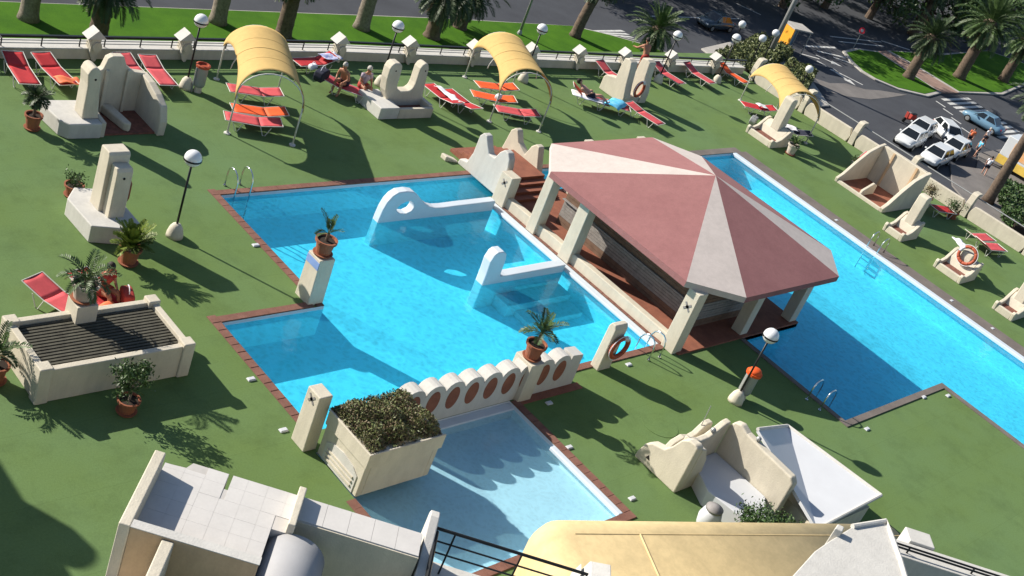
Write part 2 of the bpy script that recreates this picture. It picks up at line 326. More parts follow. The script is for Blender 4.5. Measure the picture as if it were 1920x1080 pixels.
for (x0, x1, y0, y1) in ((36.4, 46.4, 26.0, 26.4), (46.0, 46.75, -6, 26.0), (33.1, 39.6, 10.92, 11.15), (39.37, 39.6, -6, 10.92), (32.9, 33.1, 10.92, 15.4)):
    gc.box(x0, x1, y0, y1, 0.003, 0.035)
struct(gc.build('grey_pool_coping', 'greycope'))
pe = MB().box(45.72, 46.0, -6, 26.0, -0.105, 0.03); struct(pe.build('pool_edge_ledge', 'poolwhite', bevel=0.03))
pe = MB().box(29.12, 29.4, 16.1, 24.2, -0.1, 0.012); struct(pe.build('bar_pool_ledge', 'poolwhite', bevel=0.03))
pe = MB().box(22.12, 22.3, 11.0, 13.6, -0.1, 0.02); struct(pe.build('paddling_pool_ledge', 'poolwhite', bevel=0.03))
# little white cover plates round the pools
for (x, y, lab) in ((19.25, 23.4, 'white plate on the left pool edge, above the flowerpot column'), (15.95, 18.2, 'white plate beside the lower left pool corner'), (15.7, 16.35, 'white plate beside the square pillar of the shrub planter'),
        (23.4, 15.0, 'white plate in the shadow behind the arched wall'), (22.65, 13.4, 'white plate on the right edge of the paddling pool'), (22.95, 11.3, 'white plate by the lower right corner of the paddling pool'),
        (39.1, 10.6, 'white plate at the inner corner of the long pool'), (37.85, 10.9, 'white plate on the stepped edge of the long pool'), (33.6, 10.6, 'white plate at the lower left corner of the long pool'),
        (46.3, 20.4, 'white plate beside the long pool ladder'), (46.4, 14.5, 'white plate on the far edge of the long pool below the life ring'), (46.5, 12.6, 'white plate on the far edge of the long pool near the frame edge'), (27.4, 15.6, 'white plate beside the life ring column')):
    tag(MB().box(x-.11, x+.11, y-.07, y+.07, 0.005, 0.05, 0.02).build('cover_plate', 'white', bevel=0.01), lab, 'cover plate', 'pool edge plates')
o = MB().lathe([(0.55, 0.003), (0.55, 0.012), (0.0, 0.013)], (26.2, 13.2, 0), 24).build('manhole_cover', 'carpet')
tag(o, 'round carpeted manhole cover on the lawn carpet', 'manhole cover')

# ------------------------------------------------------------------ street level
GZ = -10.0
struct(MB().add([(-600, -600, GZ-0.02), (900, -600, GZ-0.02), (900, 900, GZ-0.02), (-600, 900, GZ-0.02)], [(0, 1, 2, 3)]).build('ground', 'paving'))
struct(MB().add([(57, -40, GZ), (135, -40, GZ), (300, 40, GZ), (300, 90, GZ), (-80, 90, GZ), (-80, 44, GZ), (57, 44, GZ)], [(0, 1, 2, 3, 4, 5, 6)]).build('road', 'asphalt'))
def lawn(name, poly, h=0.14):
    ax = sum(p[0] for p in poly)/len(poly); ay = sum(p[1] for p in poly)/len(poly)
    def inset(d):
        r = []
        for (x, y) in poly:
            v = Vector((ax-x, ay-y)).normalized(); r.append((x+v.x*d, y+v.y*d))
        return r
    k = struct(MB().prism_z(poly, GZ+0.001, GZ+h).build(name+'_kerb', 'kerb', bevel=0.03))
    g = struct(MB().prism_z(inset(0.45), GZ+0.01, GZ+h+0.03).build(name, 'lawn')); return g
lawn('verge_lawn', [(-40, 46), (84, 46), (83, 52), (79.5, 56.2), (76.5, 58.0), (73.4, 59.4), (60, 59.9), (-40, 59.5)])
lawn('island_lawn', [(109.2, 56.1), (107.4, 53.9), (106.5, 52), (106.6, 50.4), (108, 48.4), (111.4, 47.0), (115.2, 47.6), (115.9, 52.4), (116.3, 56.2), (113, 56.8)])
struct(MB().prism_z([(115.3, 47.7), (118.8, 47.5), (119, 52.7), (118.4, 56.4), (116.4, 56.2), (116.0, 52.4)], GZ+0.002, GZ+0.12).build('garden_path', 'pinkpath'))
lawn('palm_lawn', [(118.9, 47.6), (128, 46.9), (137, 48.7), (150, 52), (144, 57.0), (130, 56.0), (118.6, 56.4), (119.1, 52.7)])
struct(MB().prism_z([(96.8, 50.9), (98, 50.0), (100.7, 49.9), (102.3, 48.8), (104.8, 48.5), (108.3, 47.6), (104, 47.2), (100.5, 47.0), (97.6, 47.6), (95.4, 48.6)], GZ+0.004, GZ+0.012).build('worn_road_patch', 'paving'))
struct(MB().prism_z([(84, 46), (92, 46), (95.3, 50.2), (97.2, 53.3), (98.7, 56), (97.7, 57.5), (92.8, 57.6), (86, 56)], GZ+0.003, GZ+0.15).build('corner_pavement', 'kerb', bevel=0.03))
struct(MB().prism_z([(88, 28), (100, 28), (109, 37.5), (104, 37.3), (99.5, 35.2), (96.5, 36.2), (92, 33.5)], GZ+0.003, GZ+0.13).build('plaza_pavement', 'paving', bevel=0.03))
# painted markings
mk = struct(MB().box(113.2, 113.24, 46.2, 46.24, GZ+0.004, GZ+0.006).build('road_marking', 'paint'))
def stripe(pts, parent=mk): return MB().prism_z(pts, GZ+0.005, GZ+0.011).build('painted_stripe', 'paint', parent)
for k in range(10):
    y = 46.7-0.78*k; x0 = 113.6-0.15*k; stripe([(x0, y-0.42), (x0+5.9, y-0.42), (x0+5.9, y), (x0, y)])
for (x, y) in ((111.6, 46.0), (110.6, 44.6), (109.4, 43.0), (108.2, 41.2)): stripe([(x, y-.9), (x+.22, y-.9), (x+.4, y+.3), (x+.18, y+.3)])
for k in range(4): stripe([(74.3+k*1.0, 58.95-.25*k), (78.9, 59.25-.55*k), (79.2, 58.95-.55*k), (74.9+k*1.0, 58.75-.3*k)])
for (x0, y0, x1, y1, wd) in ((104, 57.2, 109.4, 57.0, .35), (104.8, 56.2, 108.4, 54.9, .3), (106.0, 55.0, 107.6, 53.6, .3), (101, 55.6, 102.9, 54.6, .22), (101.9, 53.5, 103.2, 49.6, .2),
        (112, 59.5, 121, 58.6, .18), (112, 58.4, 120, 57.6, .18), (121.5, 58.9, 124.5, 56.9, .25), (86, 62.2, 100, 62.6, .15), (104, 66.2, 105.2, 63.8, .18)):
    d = Vector((x1-x0, y1-y0)).normalized(); n = Vector((-d.y, d.x))*wd/2
    stripe([(x0+n.x, y0+n.y), (x0-n.x, y0-n.y), (x1-n.x, y1-n.y), (x1+n.x, y1+n.y)])
def arrow(x, y, a):
    c, s_ = math.cos(a), math.sin(a); p = [(0, -.12), (1.6, -.12), (1.6, -.5), (2.7, 0), (1.6, .5), (1.6, .12), (0, .12)]
    stripe([(x+c*u-s_*v, y+s_*u+c*v) for u, v in p])
arrow(101.9, 54.2, R(-80)); arrow(102.0, 52.2, R(-95)); arrow(103.4, 55.4, R(-60))

# ------------------------------------------------------------------ bar pavilion
bar = thing('bar_pavilion', 'poolside bar pavilion with faceted dusty red and cream roof', 'pavilion', (33.3, 20, 0))
def W(o, t=bar):        # geometry below is written in world coordinates
    o.parent = t; o.matrix_parent_inverse = Matrix.Translation(-Vector(t.location)) if not t.rotation_euler.z else (Matrix.Translation(t.location) @ Matrix.Rotation(t.rotation_euler.z, 4, 'Z')).inverted(); return o
W(MB().box(29.62, 36.4, 15.45, 24.55, -0.15, 0.06).build('floor', 'brick'))
EZ = 2.4; AP = Vector((33.85, 19.45, 3.7))
OC = [(29.2, 22.35), (29.2, 16.1), (30.8, 14.9), (36.2, 14.9), (37.6, 16.2), (37.6, 22.5), (36.3, 24.0), (30.8, 24.0)]
for k in range(8):
    a, b = OC[k], OC[(k+1) % 8]
    o = MB().add([(*a, EZ), (*b, EZ), tuple(AP)], [(0, 1, 2)]).build('roof_panel', 'roofcream' if k % 2 else 'roofred'); W(o)
    f = MB().add([(*a, EZ-0.2), (*b, EZ-0.2), (*b, EZ-0.001), (*a, EZ-0.001)], [(0, 1, 2, 3)]).build('fascia', 'roofcream' if k % 2 else 'roofred'); W(f)
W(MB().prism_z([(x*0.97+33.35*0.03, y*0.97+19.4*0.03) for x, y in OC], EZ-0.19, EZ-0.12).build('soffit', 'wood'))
# low wall and slab columns on the pool side
W(MB().box(29.52, 29.78, 16.0, 23.9, 0.0, 0.40).build('low_wall', 'stucco', bevel=0.03))
def slabcol(y0, y1, h, x0=29.40, x1=29.85):
    return W(MB().prism_x([(y0, 0), (y1, 0), (y1-0.03, h), (y0+0.03, h)], x0, x1).build('column', 'stucco', bevel=0.02))
slabcol(22.2, 22.6, 2.22); slabcol(20.45, 20.95, 2.22); c3 = slabcol(15.55, 16.05, 2.2); c0 = slabcol(23.85, 24.45, 1.15)
def emblem(parent, x, y, z, s=0.16):
    m = MB()
    for a in (R(45), R(-45)):
        d = Vector((0, math.cos(a), math.sin(a)))*s; n = Vector((0, -math.sin(a), math.cos(a)))*s*0.2
        P = Vector((x, y, z)); m.prism([P-d-n, P+d-n, P+d+n, P-d+n], (-0.006, 0, 0))
    for a in (0, 1):
        d = Vector((0, 1-a, a))*s*0.28; n = Vector((0, a, 1-a))*s*0.28; P = Vector((x-0.008, y, z)); m.prism([P-d-n, P+d-n, P+d+n, P-d+n], (-0.004, 0, 0))
    o = m.build('emblem', 'greytop'); o.parent = parent; return o
emblem(c3, 29.395, 15.8, 1.65); emblem(c0, 29.395, 24.15, 0.85, 0.14)
for (x, y) in ((33.2, 15.75), (36.15, 15.75), (36.15, 24.2), (33.2, 24.2)): W(MB().box(x-.2, x+.2, y-.2, y+.2, 0.06, 2.22).build('column', 'stucco', bevel=0.02))
bands = [(.06, .17, 'brown_board'), (.18, .33, 'brown_board')]+[(.34+.105*k, .435+.105*k, 'grey_board') for k in range(6)]+[(.98+.15*k, 1.12+.15*k, 'brown_board') for k in range(8)]
for z0, z1, mm in bands:
    d = random.uniform(0, .012)
    W(MB().box(31.0+d, 31.1+d, 16.45, 22.7, z0, z1).build('front_board', mm), bar); W(MB().box(31.1, 34.6, 16.4-d, 16.5-d, z0, z1).build('side_board', mm), bar)
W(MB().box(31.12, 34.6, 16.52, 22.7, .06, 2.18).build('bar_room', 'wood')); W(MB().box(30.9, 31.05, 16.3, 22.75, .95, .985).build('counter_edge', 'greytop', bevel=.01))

# ------------------------------------------------------------------ bridge with horned side walls
br = thing('stair_bridge', 'terracotta stepped bridge with two horned white side walls over the channel', 'bridge', (31, 25.6, 0))
pl = [(26.8, 0.0), (26.75, 0.22), (26.4, 0.3), (26.26, 0.75), (26.24, 1.45), (26.1, 1.64), (25.92, 1.62), (25.74, 1.35), (25.55, 1.12), (25.26, 1.14), (25.12, 1.45), (24.95, 1.64), (24.75, 1.62), (24.6, 1.45), (24.52, 1.15), (24.5, 0.5), (24.5, 0)]
W(MB().prism_x(pl, 29.75, 30.05).build('side_wall', 'stucco_white', bevel=0.04), br)
pr_ = [(27.3, 0), (27.25, 0.25), (27.15, 0.9), (26.98, 1.08), (26.84, 1.05), (26.6, 0.68), (26.14, 0.46), (25.98, 0.9), (25.8, 1.08), (25.62, 1.06), (25.45, 0.6), (25.2, 0)]
W(MB().prism_x([(y, z+0.15) for y, z in pr_], 32.3, 32.6).build('side_wall', 'stucco', bevel=0.04), br)
for k in range(4): W(MB().box(30.05, 32.3, 27.6-0.3*k-0.3, 27.6-0.3*k, 0.002, 0.12*(k+1)).build('step', 'brick', bevel=0.01), br)
W(MB().box(30.05, 32.3, 24.9, 26.4, 0.32, 0.478).build('landing', 'brick'), br)
for k in range(3): W(MB().box(30.05, 32.3, 24.9-0.3*k-0.3, 24.9-0.3*k, 0.062, 0.36-0.1*k).build('step', 'brick', bevel=0.01), br)
fl = MB()
for k in range(6): fl.box(29.3+k*0.07, 29.3+k*0.07+0.12, 26.95-.03*k, 27.25-.03*k, 0.0, 0.18-0.02*k)
W(fl.build('newel_base', 'stucco', bevel=0.03), br)

# ------------------------------------------------------------------ arched wall between the pools
aw = thing('arched_wall', 'scalloped cream wall with oval terracotta niches between the pools', 'wall', (21, 15.7, 0))
prof = [(18.35, -0.5)]
xs = 18.35; wid = 0.655
tops = []
for k in range(10):
    a0 = xs+k*wid
    if a0+wid > 24.4: break
    tops.append(a0+wid/2)
    for t in range(0, 9):
        th = math.pi-math.pi*t/8; prof.append((a0+wid/2+math.cos(th)*wid/2*0.98, 0.90+math.sin(th)*0.27))
xe = prof[-1][0]; prof += [(xe+0.02, 1.1), (xe+0.45, 1.06), (xe+0.5, 0.3), (xe+0.5, -0.5)]
W(MB().prism_y(prof, 15.46, 15.84).build('wall', 'stucco_white', bevel=0.03), aw)
for x in tops:
    W(MB().prism_y([(x+.205*math.cos(t*math.pi/12), 0.66+.35*math.sin(t*math.pi/12)) for t in range(24)], 15.452, 15.47).build('niche', 'brick'), aw)
W(MB().prism_x([(15.3, -.5), (16.0, -.5), (15.98, 1.22), (15.32, 1.22)], 22.45, 22.95).build('pedestal', 'stucco', bevel=0.02), aw)
W(MB().box(18.3, 22.4, 15.2, 15.46, -0.5, -0.06).build('ledge', 'poolwhite', bevel=0.03), aw)
W(MB().prism_z([(22.46, 15.2), (24.97, 15.2), (24.97, 15.455), (22.46, 15.455)], 0.003, 0.02).build('foot_strip', 'brick'), aw)
# white submerged walls standing in the pool
f1 = thing('pool_sculpture_wall', 'white curling wave shaped wall with crescent hole in the pool', 'wall', (26.5, 24.1, -0.2))
p1 = [(24.05, -1.3), (24.1, 0.1), (24.14, .45), (24.22, .72), (24.36, .92), (24.56, 1.04), (24.9, 1.06), (25.2, 1.0), (25.42, .86), (25.6, .70), (25.85, .52), (26.1, .38), (26.35, .31), (26.7, .29), (27.4, .31), (29.1, .33), (29.1, -1.3)]
hole = [(24.70, .42), (24.80, .56), (25.0, .66), (25.22, .66), (25.36, .56), (25.42, .42), (25.36, .28), (25.16, .20), (24.9, .24), (24.76, .32)]
def holed(prof, hole, y0, y1):
    bm = bmesh.new(); ed = []
    for lp in (prof, hole):
        vs_ = [bm.verts.new((x, y0, z)) for x, z in lp]; ed += [bm.edges.new((vs_[i], vs_[(i+1) % len(vs_)])) for i in range(len(vs_))]
    r = bmesh.ops.triangle_fill(bm, edges=ed, use_beauty=True); fs = [g for g in r['geom'] if isinstance(g, bmesh.types.BMFace)]
    e = bmesh.ops.extrude_face_region(bm, geom=fs); bmesh.ops.translate(bm, vec=(0, y1-y0, 0), verts=[v for v in e['geom'] if isinstance(v, bmesh.types.BMVert)])
    bmesh.ops.recalc_face_normals(bm, faces=bm.faces); m = MB(); bm.verts.index_update()
    m.v = [tuple(v.co) for v in bm.verts]; m.f = [tuple(v.index for v in f.verts) for f in bm.faces]; bm.free(); return m
W(holed([(x, z-.07 if z > -1 else z) for x, z in p1], [(x, z-.07) for x, z in hole], 23.95, 24.25).build('wall', 'poolwhite', bevel=0.035), f1)
f2 = thing('pool_divider', 'low white divider wall with an upright post in the pool', 'wall', (27, 20.4, -0.2))
W(MB().prism_y([(25.45, -1.3), (25.45, .3), (25.42, .75), (25.5, 1.0), (25.62, 1.08), (25.85, 1.08), (26.0, .98), (26.06, .8), (26.1, .15), (26.4, .12), (29.1, .16), (29.1, -1.3)], 20.25, 20.6).build('wall', 'poolwhite', bevel=0.035), f2)
W(MB().box(26.2, 29.1, 19.6, 20.25, DEP+.005, -0.55).build('seat_step', 'poolwhite', bevel=0.03), f2)
W(MB().box(26.6, 29.1, 18.9, 19.6, DEP+.005, -0.78).build('seat_step', 'poolwhite', bevel=0.03), f2)
tag(MB().prism_x([(20.5, -0.2), (21.15, -0.2), (21.1, 1.42), (20.55, 1.42)], 19.12, 19.62).build('pot_column', 'stucco', bevel=0.02), 'tapered cream column with a blue band at the left pool corner', 'column')
oc = bpy.data.objects['pot_column']; MB().box(19.105, 19.2, 20.55, 21.1, 1.12, 1.34).build('blue_band', 'bluefrieze', oc)
rc = tag(MB().prism_x([(15.66, 0), (15.98, 0), (15.96, 1.45), (15.9, 1.58), (15.74, 1.58), (15.68, 1.45)], 26.05, 26.6).build('life_ring_column', 'stucco', bevel=0.03), 'cream column with rounded top carrying a life ring by the pool', 'column')

def life_ring(label, loc, rot, r=0.33):
    t = thing('life_ring', label, 'life ring', loc); t.rotation_euler = rot
    for k in range(8):
        a0 = k*math.pi/4
        MB().tube([(r*math.cos(a0+j*math.pi/20), r*math.sin(a0+j*math.pi/20), 0) for j in range(6)], 0.07, 10).build('band' if k % 2 else 'ring_segment', 'white' if k % 2 and k == 1 else 'ringred', t, smooth=True)
    MB().tube([((r+.09)*math.cos(j*math.pi/12), (r+.09)*math.sin(j*math.pi/12), 0.02) for j in range(24)], 0.012, 6, True).build('rope', 'towelwhite', t)
    return t
life_ring('brown red life ring on the column beside the pool', (26.45, 15.57, 0.85), (R(90), 0, 0))

# ------------------------------------------------------------------ planters
def planter_box(t, x0, x1, y0, y1, h, th=0.16, m='stucco'):
    W(MB().box(x0, x0+th, y0, y1, 0, h).build('side_wall', m, bevel=0.02), t); W(MB().box(x1-th, x1, y0, y1, 0, h).build('side_wall', m, bevel=0.02), t)
    W(MB().box(x0+th, x1-th, y0, y0+th, 0, h-0.003).build('front_wall', m, bevel=0.02), t); W(MB().box(x0+th, x1-th, y1-th, y1, 0, h-0.003).build('back_wall', m, bevel=0.02), t)
p = thing('slatted_planter', 'cream masonry box roofed with dark timber slats', 'planter', (12.7, 19.8, 0))
planter_box(p, 10.9, 14.5, 18.8, 20.7, 0.88)
for (x, y) in ((10.85, 18.75), (14.25, 18.75), (10.85, 20.45), (14.25, 20.45)): W(MB().box(x, x+.3, y, y+.3, 0, 0.96).build('corner_post', 'stucco', bevel=0.03), p)
for k in range(15):
    y = 18.99+k*0.104; W(MB().box(11.07, 14.33, y, y+0.06, 0.70, 0.78).build('slat', 'greywood'), p)
for x in (11.5, 12.7, 13.9): W(MB().box(x-.04, x+.04, 18.97, 20.53, 0.62, 0.70).build('joist', 'wood'), p)
W(MB().box(11.06, 14.34, 18.96, 20.54, 0.35, 0.4).build('inner_floor', 'wood'), p)
W(MB().prism_x([(20.25, 0), (20.86, 0), (20.82, 1.22), (20.3, 1.22)], 12.35, 12.85).build('pillar', 'stucco', bevel=0.02), p)

p = thing('shrub_planter', 'tall cream planter box overgrown with brown green shrubs', 'planter', (17.2, 14.7, 0))
planter_box(p, 16.05, 18.2, 13.9, 15.445, 1.26)
for n_, (a, b, c, d) in (('front_wall', (16.02, 18.23, 13.85, 13.9)), ('side_wall', (16.0, 16.05, 13.85, 15.46))): W(MB().box(a, b, c, d, 0.88, 1.29).build('cornice', 'stucco', bevel=0.015), p)
W(MB().box(16.21, 18.04, 14.06, 15.28, 0.9, 1.2).build('soil', 'soil'), p)
W(MB().prism_x([(14.05, 0.02), (15.25, 0.02), (15.25, .5), (15.05, .62), (14.65, .68), (14.25, .62), (14.05, .5)], 16.03, 16.052).build('arched_panel', 'stucco_white'), p)
for z in (.12, .24, .36): W(MB().box(16.0, 16.035, 14.15, 15.15, z, z+.05).build('panel_slat', 'stucco'), p)
c = W(MB().prism_x([(15.55, 0), (16.07, 0), (16.05, 1.58), (15.57, 1.58)], 15.72, 16.09).build('pillar', 'stucco', bevel=0.03), p); emblem(c, 15.715, 15.82, 1.38, 0.14)
def leaf_cloud(m, n, fn, size, flat=0.0):
    for _ in range(n):
        c = Vector(fn()); s = size*random.uniform(.6, 1.35)
        d = Vector((random.gauss(0, 1), random.gauss(0, 1), random.gauss(0, 1)*(1-flat))).normalized(); e = d.orthogonal().normalized(); e.rotate(Matrix.Rotation(random.uniform(0, 6.28), 3, d))
        m.add([c-d*s, c-e*s*.42+d*.1*s, c+d*s, c+e*s*.42+d*.1*s], [(0, 1, 2, 3)])
    return m
def gcov():
    x, y = random.uniform(16.06, 18.14), random.uniform(13.92, 15.55); e = min(x-16.05, 18.2-x, y-13.9, 15.5-y)
    z = 1.26+0.22*noise.noise((x*2.2, y*2.2, 1))+min(.22, e*.6)+random.uniform(-.08, .06); return x, y, max(z, 1.17)
W(tag(leaf_cloud(MB(), 9500, gcov, 0.036).build('shrub_foliage', 'leafbrown'), kind='stuff'), p)
def gcov2():
    x, y, z = gcov(); return x, y, z+.03
W(tag(leaf_cloud(MB(), 5200, gcov2, 0.036).build('green_foliage', 'hedge'), kind='stuff'), p)

# ------------------------------------------------------------------ stucco sculptures with benches
t = thing('u_shaped_sculpture', 'white U shaped stucco sculpture with bench and red gravel bed', 'sculpture', (29.7, 30.6, 0))
W(MB().box(28.45, 29.35, 29.95, 31.4, 0, 0.46).build('bench', 'stucco_white', bevel=0.03), t)
W(MB().box(29.35, 31.0, 29.95, 30.1, 0, 0.40).build('bed_wall', 'stucco', bevel=0.02), t); W(MB().box(30.85, 31.05, 30.1, 31.1, 0, 0.46).build('bed_wall', 'stucco', bevel=0.02), t)
W(MB().box(29.35, 30.85, 30.1, 30.6, 0, 0.2).build('gravel_bed', 'redsoil'), t)
up = [(29.0, 0), (29.0, .5), (28.85, .8), (28.75, 1.3), (28.74, 1.68), (28.8, 1.84), (28.92, 1.92), (29.16, 1.92), (29.28, 1.82), (29.32, 1.6), (29.34, 1.0), (29.42, .86), (29.6, .77), (30.0, .78), (30.14, .9), (30.18, 1.1), (30.18, 1.7), (30.26, 1.85), (30.38, 1.92), (30.52, 1.88), (30.6, 1.7), (30.66, 1.2), (30.74, .6), (30.9, .3), (30.9, 0)]
W(MB().prism_y([(x+.15, z) for x, z in up], 30.6, 31.0).build('prongs', 'stucco', bevel=0.05), t)
for x in (29.18, 30.6): W(MB().prism_y([(x+.03*math.cos(a*.785), 1.62+.03*math.sin(a*.785)) for a in range(8)], 30.585, 30.6).build('water_spout', 'dark'), t)

t = thing('niche_shelter', 'stucco shelter with dark curved niche and rounded finger pillar', 'shelter', (17.9, 30.2, 0))
W(MB().prism_z([(16.2, 30.75), (16.3, 29.75), (16.5, 29.48), (17.5, 29.45), (17.5, 30.9), (16.3, 30.95)], 0, 0.5).build('bench', 'stucco_white', bevel=0.04), t)
W(MB().prism_y([(16.98, .5), (16.98, 1.6), (16.93, 1.95), (17.0, 2.12), (17.12, 2.18), (17.26, 2.12), (17.34, 1.95), (17.4, 1.2), (17.5, .5)], 29.75, 30.3).build('finger_pillar', 'stucco', bevel=0.05), t)
W(MB().prism_y([(17.17+.035*math.cos(a*.785), 1.8+.035*math.sin(a*.785)) for a in range(8)], 29.735, 29.75).build('water_spout', 'dark'), t)
W(MB().prism_y([(17.5, 0), (17.5, 1.32), (17.8, 1.36), (18.05, 1.5), (18.15, 1.85), (18.3, 1.93), (18.65, 1.92), (18.8, 1.6), (19.1, 1.4), (19.5, 1.34), (19.7, 0)], 30.95, 31.2).build('back_wall', 'stucco', bevel=0.03), t)
W(MB().prism_x([(29.45, 0), (29.42, .5), (29.6, .95), (30.0, 1.15), (30.5, 1.3), (31.1, 1.35), (31.1, 0)], 19.35, 19.6).build('side_wall', 'stucco', bevel=0.04), t)
W(MB().prism_x([(29.5, 0), (29.5, .5), (30.1, .55), (30.95, 1.2), (30.95, 0)], 17.5, 17.65).build('side_wall', 'stucco', bevel=0.03), t)
W(MB().box(17.65, 19.35, 29.6, 30.95, 0.002, 0.06).build('floor', 'redsoil'), t)
W(MB().prism_z([(18.35, 29.75), (18.5, 29.65), (18.6, 29.75), (18.5, 30.95), (18.15, 30.95)], 0.06, 0.34).build('divider', 'stucco', bevel=0.05), t)
for x in (18.12, 18.82): W(MB().box(x, x+.1, 30.86, 30.95, 0.06, 1.5).build('wall_rib', 'stucco', bevel=0.02), t)

t = thing('shower_block', 'stucco shower block with stepped tower and slanted bench', 'shower', (15.4, 25.1, 0))
W(MB().prism_z([(14.68, 25.7), (14.72, 24.36), (15.45, 24.12), (16.05, 24.25), (16.05, 25.95), (15.1, 26.2)], 0, 0.52).build('bench', 'stucco_white', bevel=0.03), t)
W(MB().prism_x([(24.62, .5), (24.62, 1.9), (24.68, 2.0), (24.98, 2.0), (24.98, .5)], 15.3, 15.75).build('front_tower', 'stucco', bevel=0.03), t)
W(MB().prism_x([(24.98, .5), (24.98, 2.2), (25.03, 2.28), (25.45, 2.28), (25.5, .5)], 15.2, 15.8).build('rear_tower', 'stucco', bevel=0.03), t)
W(MB().prism_y([(15.52+.035*math.cos(a*.785), 1.72+.035*math.sin(a*.785)) for a in range(8)], 24.605, 24.62).build('water_spout', 'dark'), t)
W(MB().prism_y([(15.8, .5), (15.98, .9), (15.98, 1.35), (15.86, 1.6), (15.8, 1.6)], 24.9, 25.1).build('rounded_fin', 'brick', bevel=0.03), t)

t = thing('twin_slab_sculpture', 'pair of tall leaning stucco slabs by the red loungers', 'sculpture', (43.4, 31.1, 0))
sp = [(30.5, 0), (30.5, .3), (30.66, .9), (30.78, 1.6), (30.86, 1.88), (31.05, 1.95), (31.28, 1.9), (31.34, 1.6), (31.36, .9), (31.9, .75), (32.0, .6), (32.0, 0)]
W(MB().prism_x(sp, 42.75, 43.2).build('slab', 'stucco', bevel=0.04), t)
W(MB().prism_x([(30.55, 0), (30.55, .5), (30.75, 1.2), (30.82, 1.88), (31.0, 1.95), (31.3, 1.92), (31.36, 1.6), (31.4, 0)], 44.0, 44.5).build('slab', 'stucco', bevel=0.04), t)
W(MB().box(43.2, 44.0, 30.6, 31.3, 0, 0.3).build('sill', 'stucco', bevel=0.03), t)
life_ring('dark life ring hanging between the twin stucco slabs', (43.6, 30.5, 0.75), (R(90), 0, R(8)), 0.34)

def scoop(name, label, x, y, w_, fh, fin=0.5, base=0.42, deep=1.45, cat='sculpture'):
    """low curved bed open to the pool with a tall finger slab behind it"""
    t = thing(name, label, cat, (x+deep/2, y, 0)); a, b = y-w_/2, y+w_/2
    sp_ = [(x, 0), (x-.05, base*.8), (x+.04, base), (x+.35, base*.72), (x+.7, base*.95), (x+deep-.25, base*1.9), (x+deep, base*2.0), (x+deep, 0)]
    W(MB().prism_y(sp_, a, a+.14).build('side_wall', 'stucco', bevel=0.03), t)
    W(MB().prism_y(sp_, b-.14, b).build('side_wall', 'stucco', bevel=0.03), t)
    W(MB().box(x, x+.14, a+.14, b-.14, 0, base*.72).build('front_kerb', 'stucco', bevel=0.03), t)
    W(MB().prism_y([(x+.14, 0), (x+.14, .16), (x+.75, .24), (x+.75, 0)], a+.14, b-.14).build('gravel_bed', 'redsoil'), t)
    cv = [(x+.75, 0), (x+.75, .2), (x+.9, base*1.25), (x+deep-.28, base*1.8), (x+deep-.05, base*1.9), (x+deep-.05, 0)]
    W(MB().prism_y(cv, a+.14, b-.14).build('back_scoop', 'stucco', bevel=0.03), t)
    if fh:
        W(MB().prism_y([(x+.92, .3), (x+.95, fh*.7), (x+1.0, fh*.96), (x+1.1, fh), (x+1.36, fh), (x+1.44, fh*.95), (x+1.46, .3)], y-fin/2, y+fin/2).build('finger_slab', 'stucco', bevel=0.04), t)
    return t
scoop('finger_fountain', 'stucco finger fountain holding up the far yellow awning', 48.85, 26.9, 1.55, 2.2, .5)
scoop('finger_fountain', 'tall stucco finger fountain beside the big open shelter', 48.55, 18.85, 1.0, 1.95, .45)
scoop('finger_fountain', 'low curved stucco fountain with a life ring on its slab', 48.4, 15.9, 1.35, 1.05, .5)
scoop('finger_fountain', 'stucco fountain cut by the right frame edge below the life ring', 48.3, 13.1, 0.95, 2.0, .45)
scoop('finger_fountain', 'tiny corner of a stucco fountain at the lower right frame edge', 34.6, 4.35, 1.0, 1.4, .45)
life_ring('red life ring on the low curved fountain', (49.28, 15.85, 0.92), (0, R(-75), 0), 0.36)

t = thing('open_shelter', 'large open topped stucco shelter with red tiled floor by the parapet', 'shelter', (51.7, 21.8, 0))
sw = [(50.2, 0), (50.15, .22), (50.5, .4), (51.2, 1.0), (51.9, 1.5), (52.6, 1.75), (53.1, 1.85), (53.1, 0)]
W(MB().prism_y(sw, 23.0, 23.15).build('side_wall', 'stucco', bevel=0.03), t); W(MB().prism_y(sw, 20.4, 20.58).build('side_wall', 'stucco', bevel=0.03), t)
W(MB().box(52.9, 53.15, 20.58, 23.0, 0, 1.8).build('back_wall', 'stucco', bevel=0.03), t)
W(MB().box(50.2, 50.32, 20.58, 23.0, 0, .16).build('front_kerb', 'stucco', bevel=0.02), t)
W(MB().box(50.32, 52.9, 20.58, 23.0, 0, .05).build('floor', 'brick'), t)
W(MB().prism_y([(50.35, .05), (50.4, .3), (51.2, .62), (51.5, .5), (51.5, .05)], 21.75, 21.88).build('divider', 'stucco', bevel=0.03), t)
W(MB().box(52.83, 52.9, 22.3, 22.4, .05, 1.75).build('wall_rib', 'stucco_tan'), t); W(MB().box(52.83, 52.9, 21.0, 21.1, .05, 1.75).build('wall_rib', 'stucco_tan'), t)

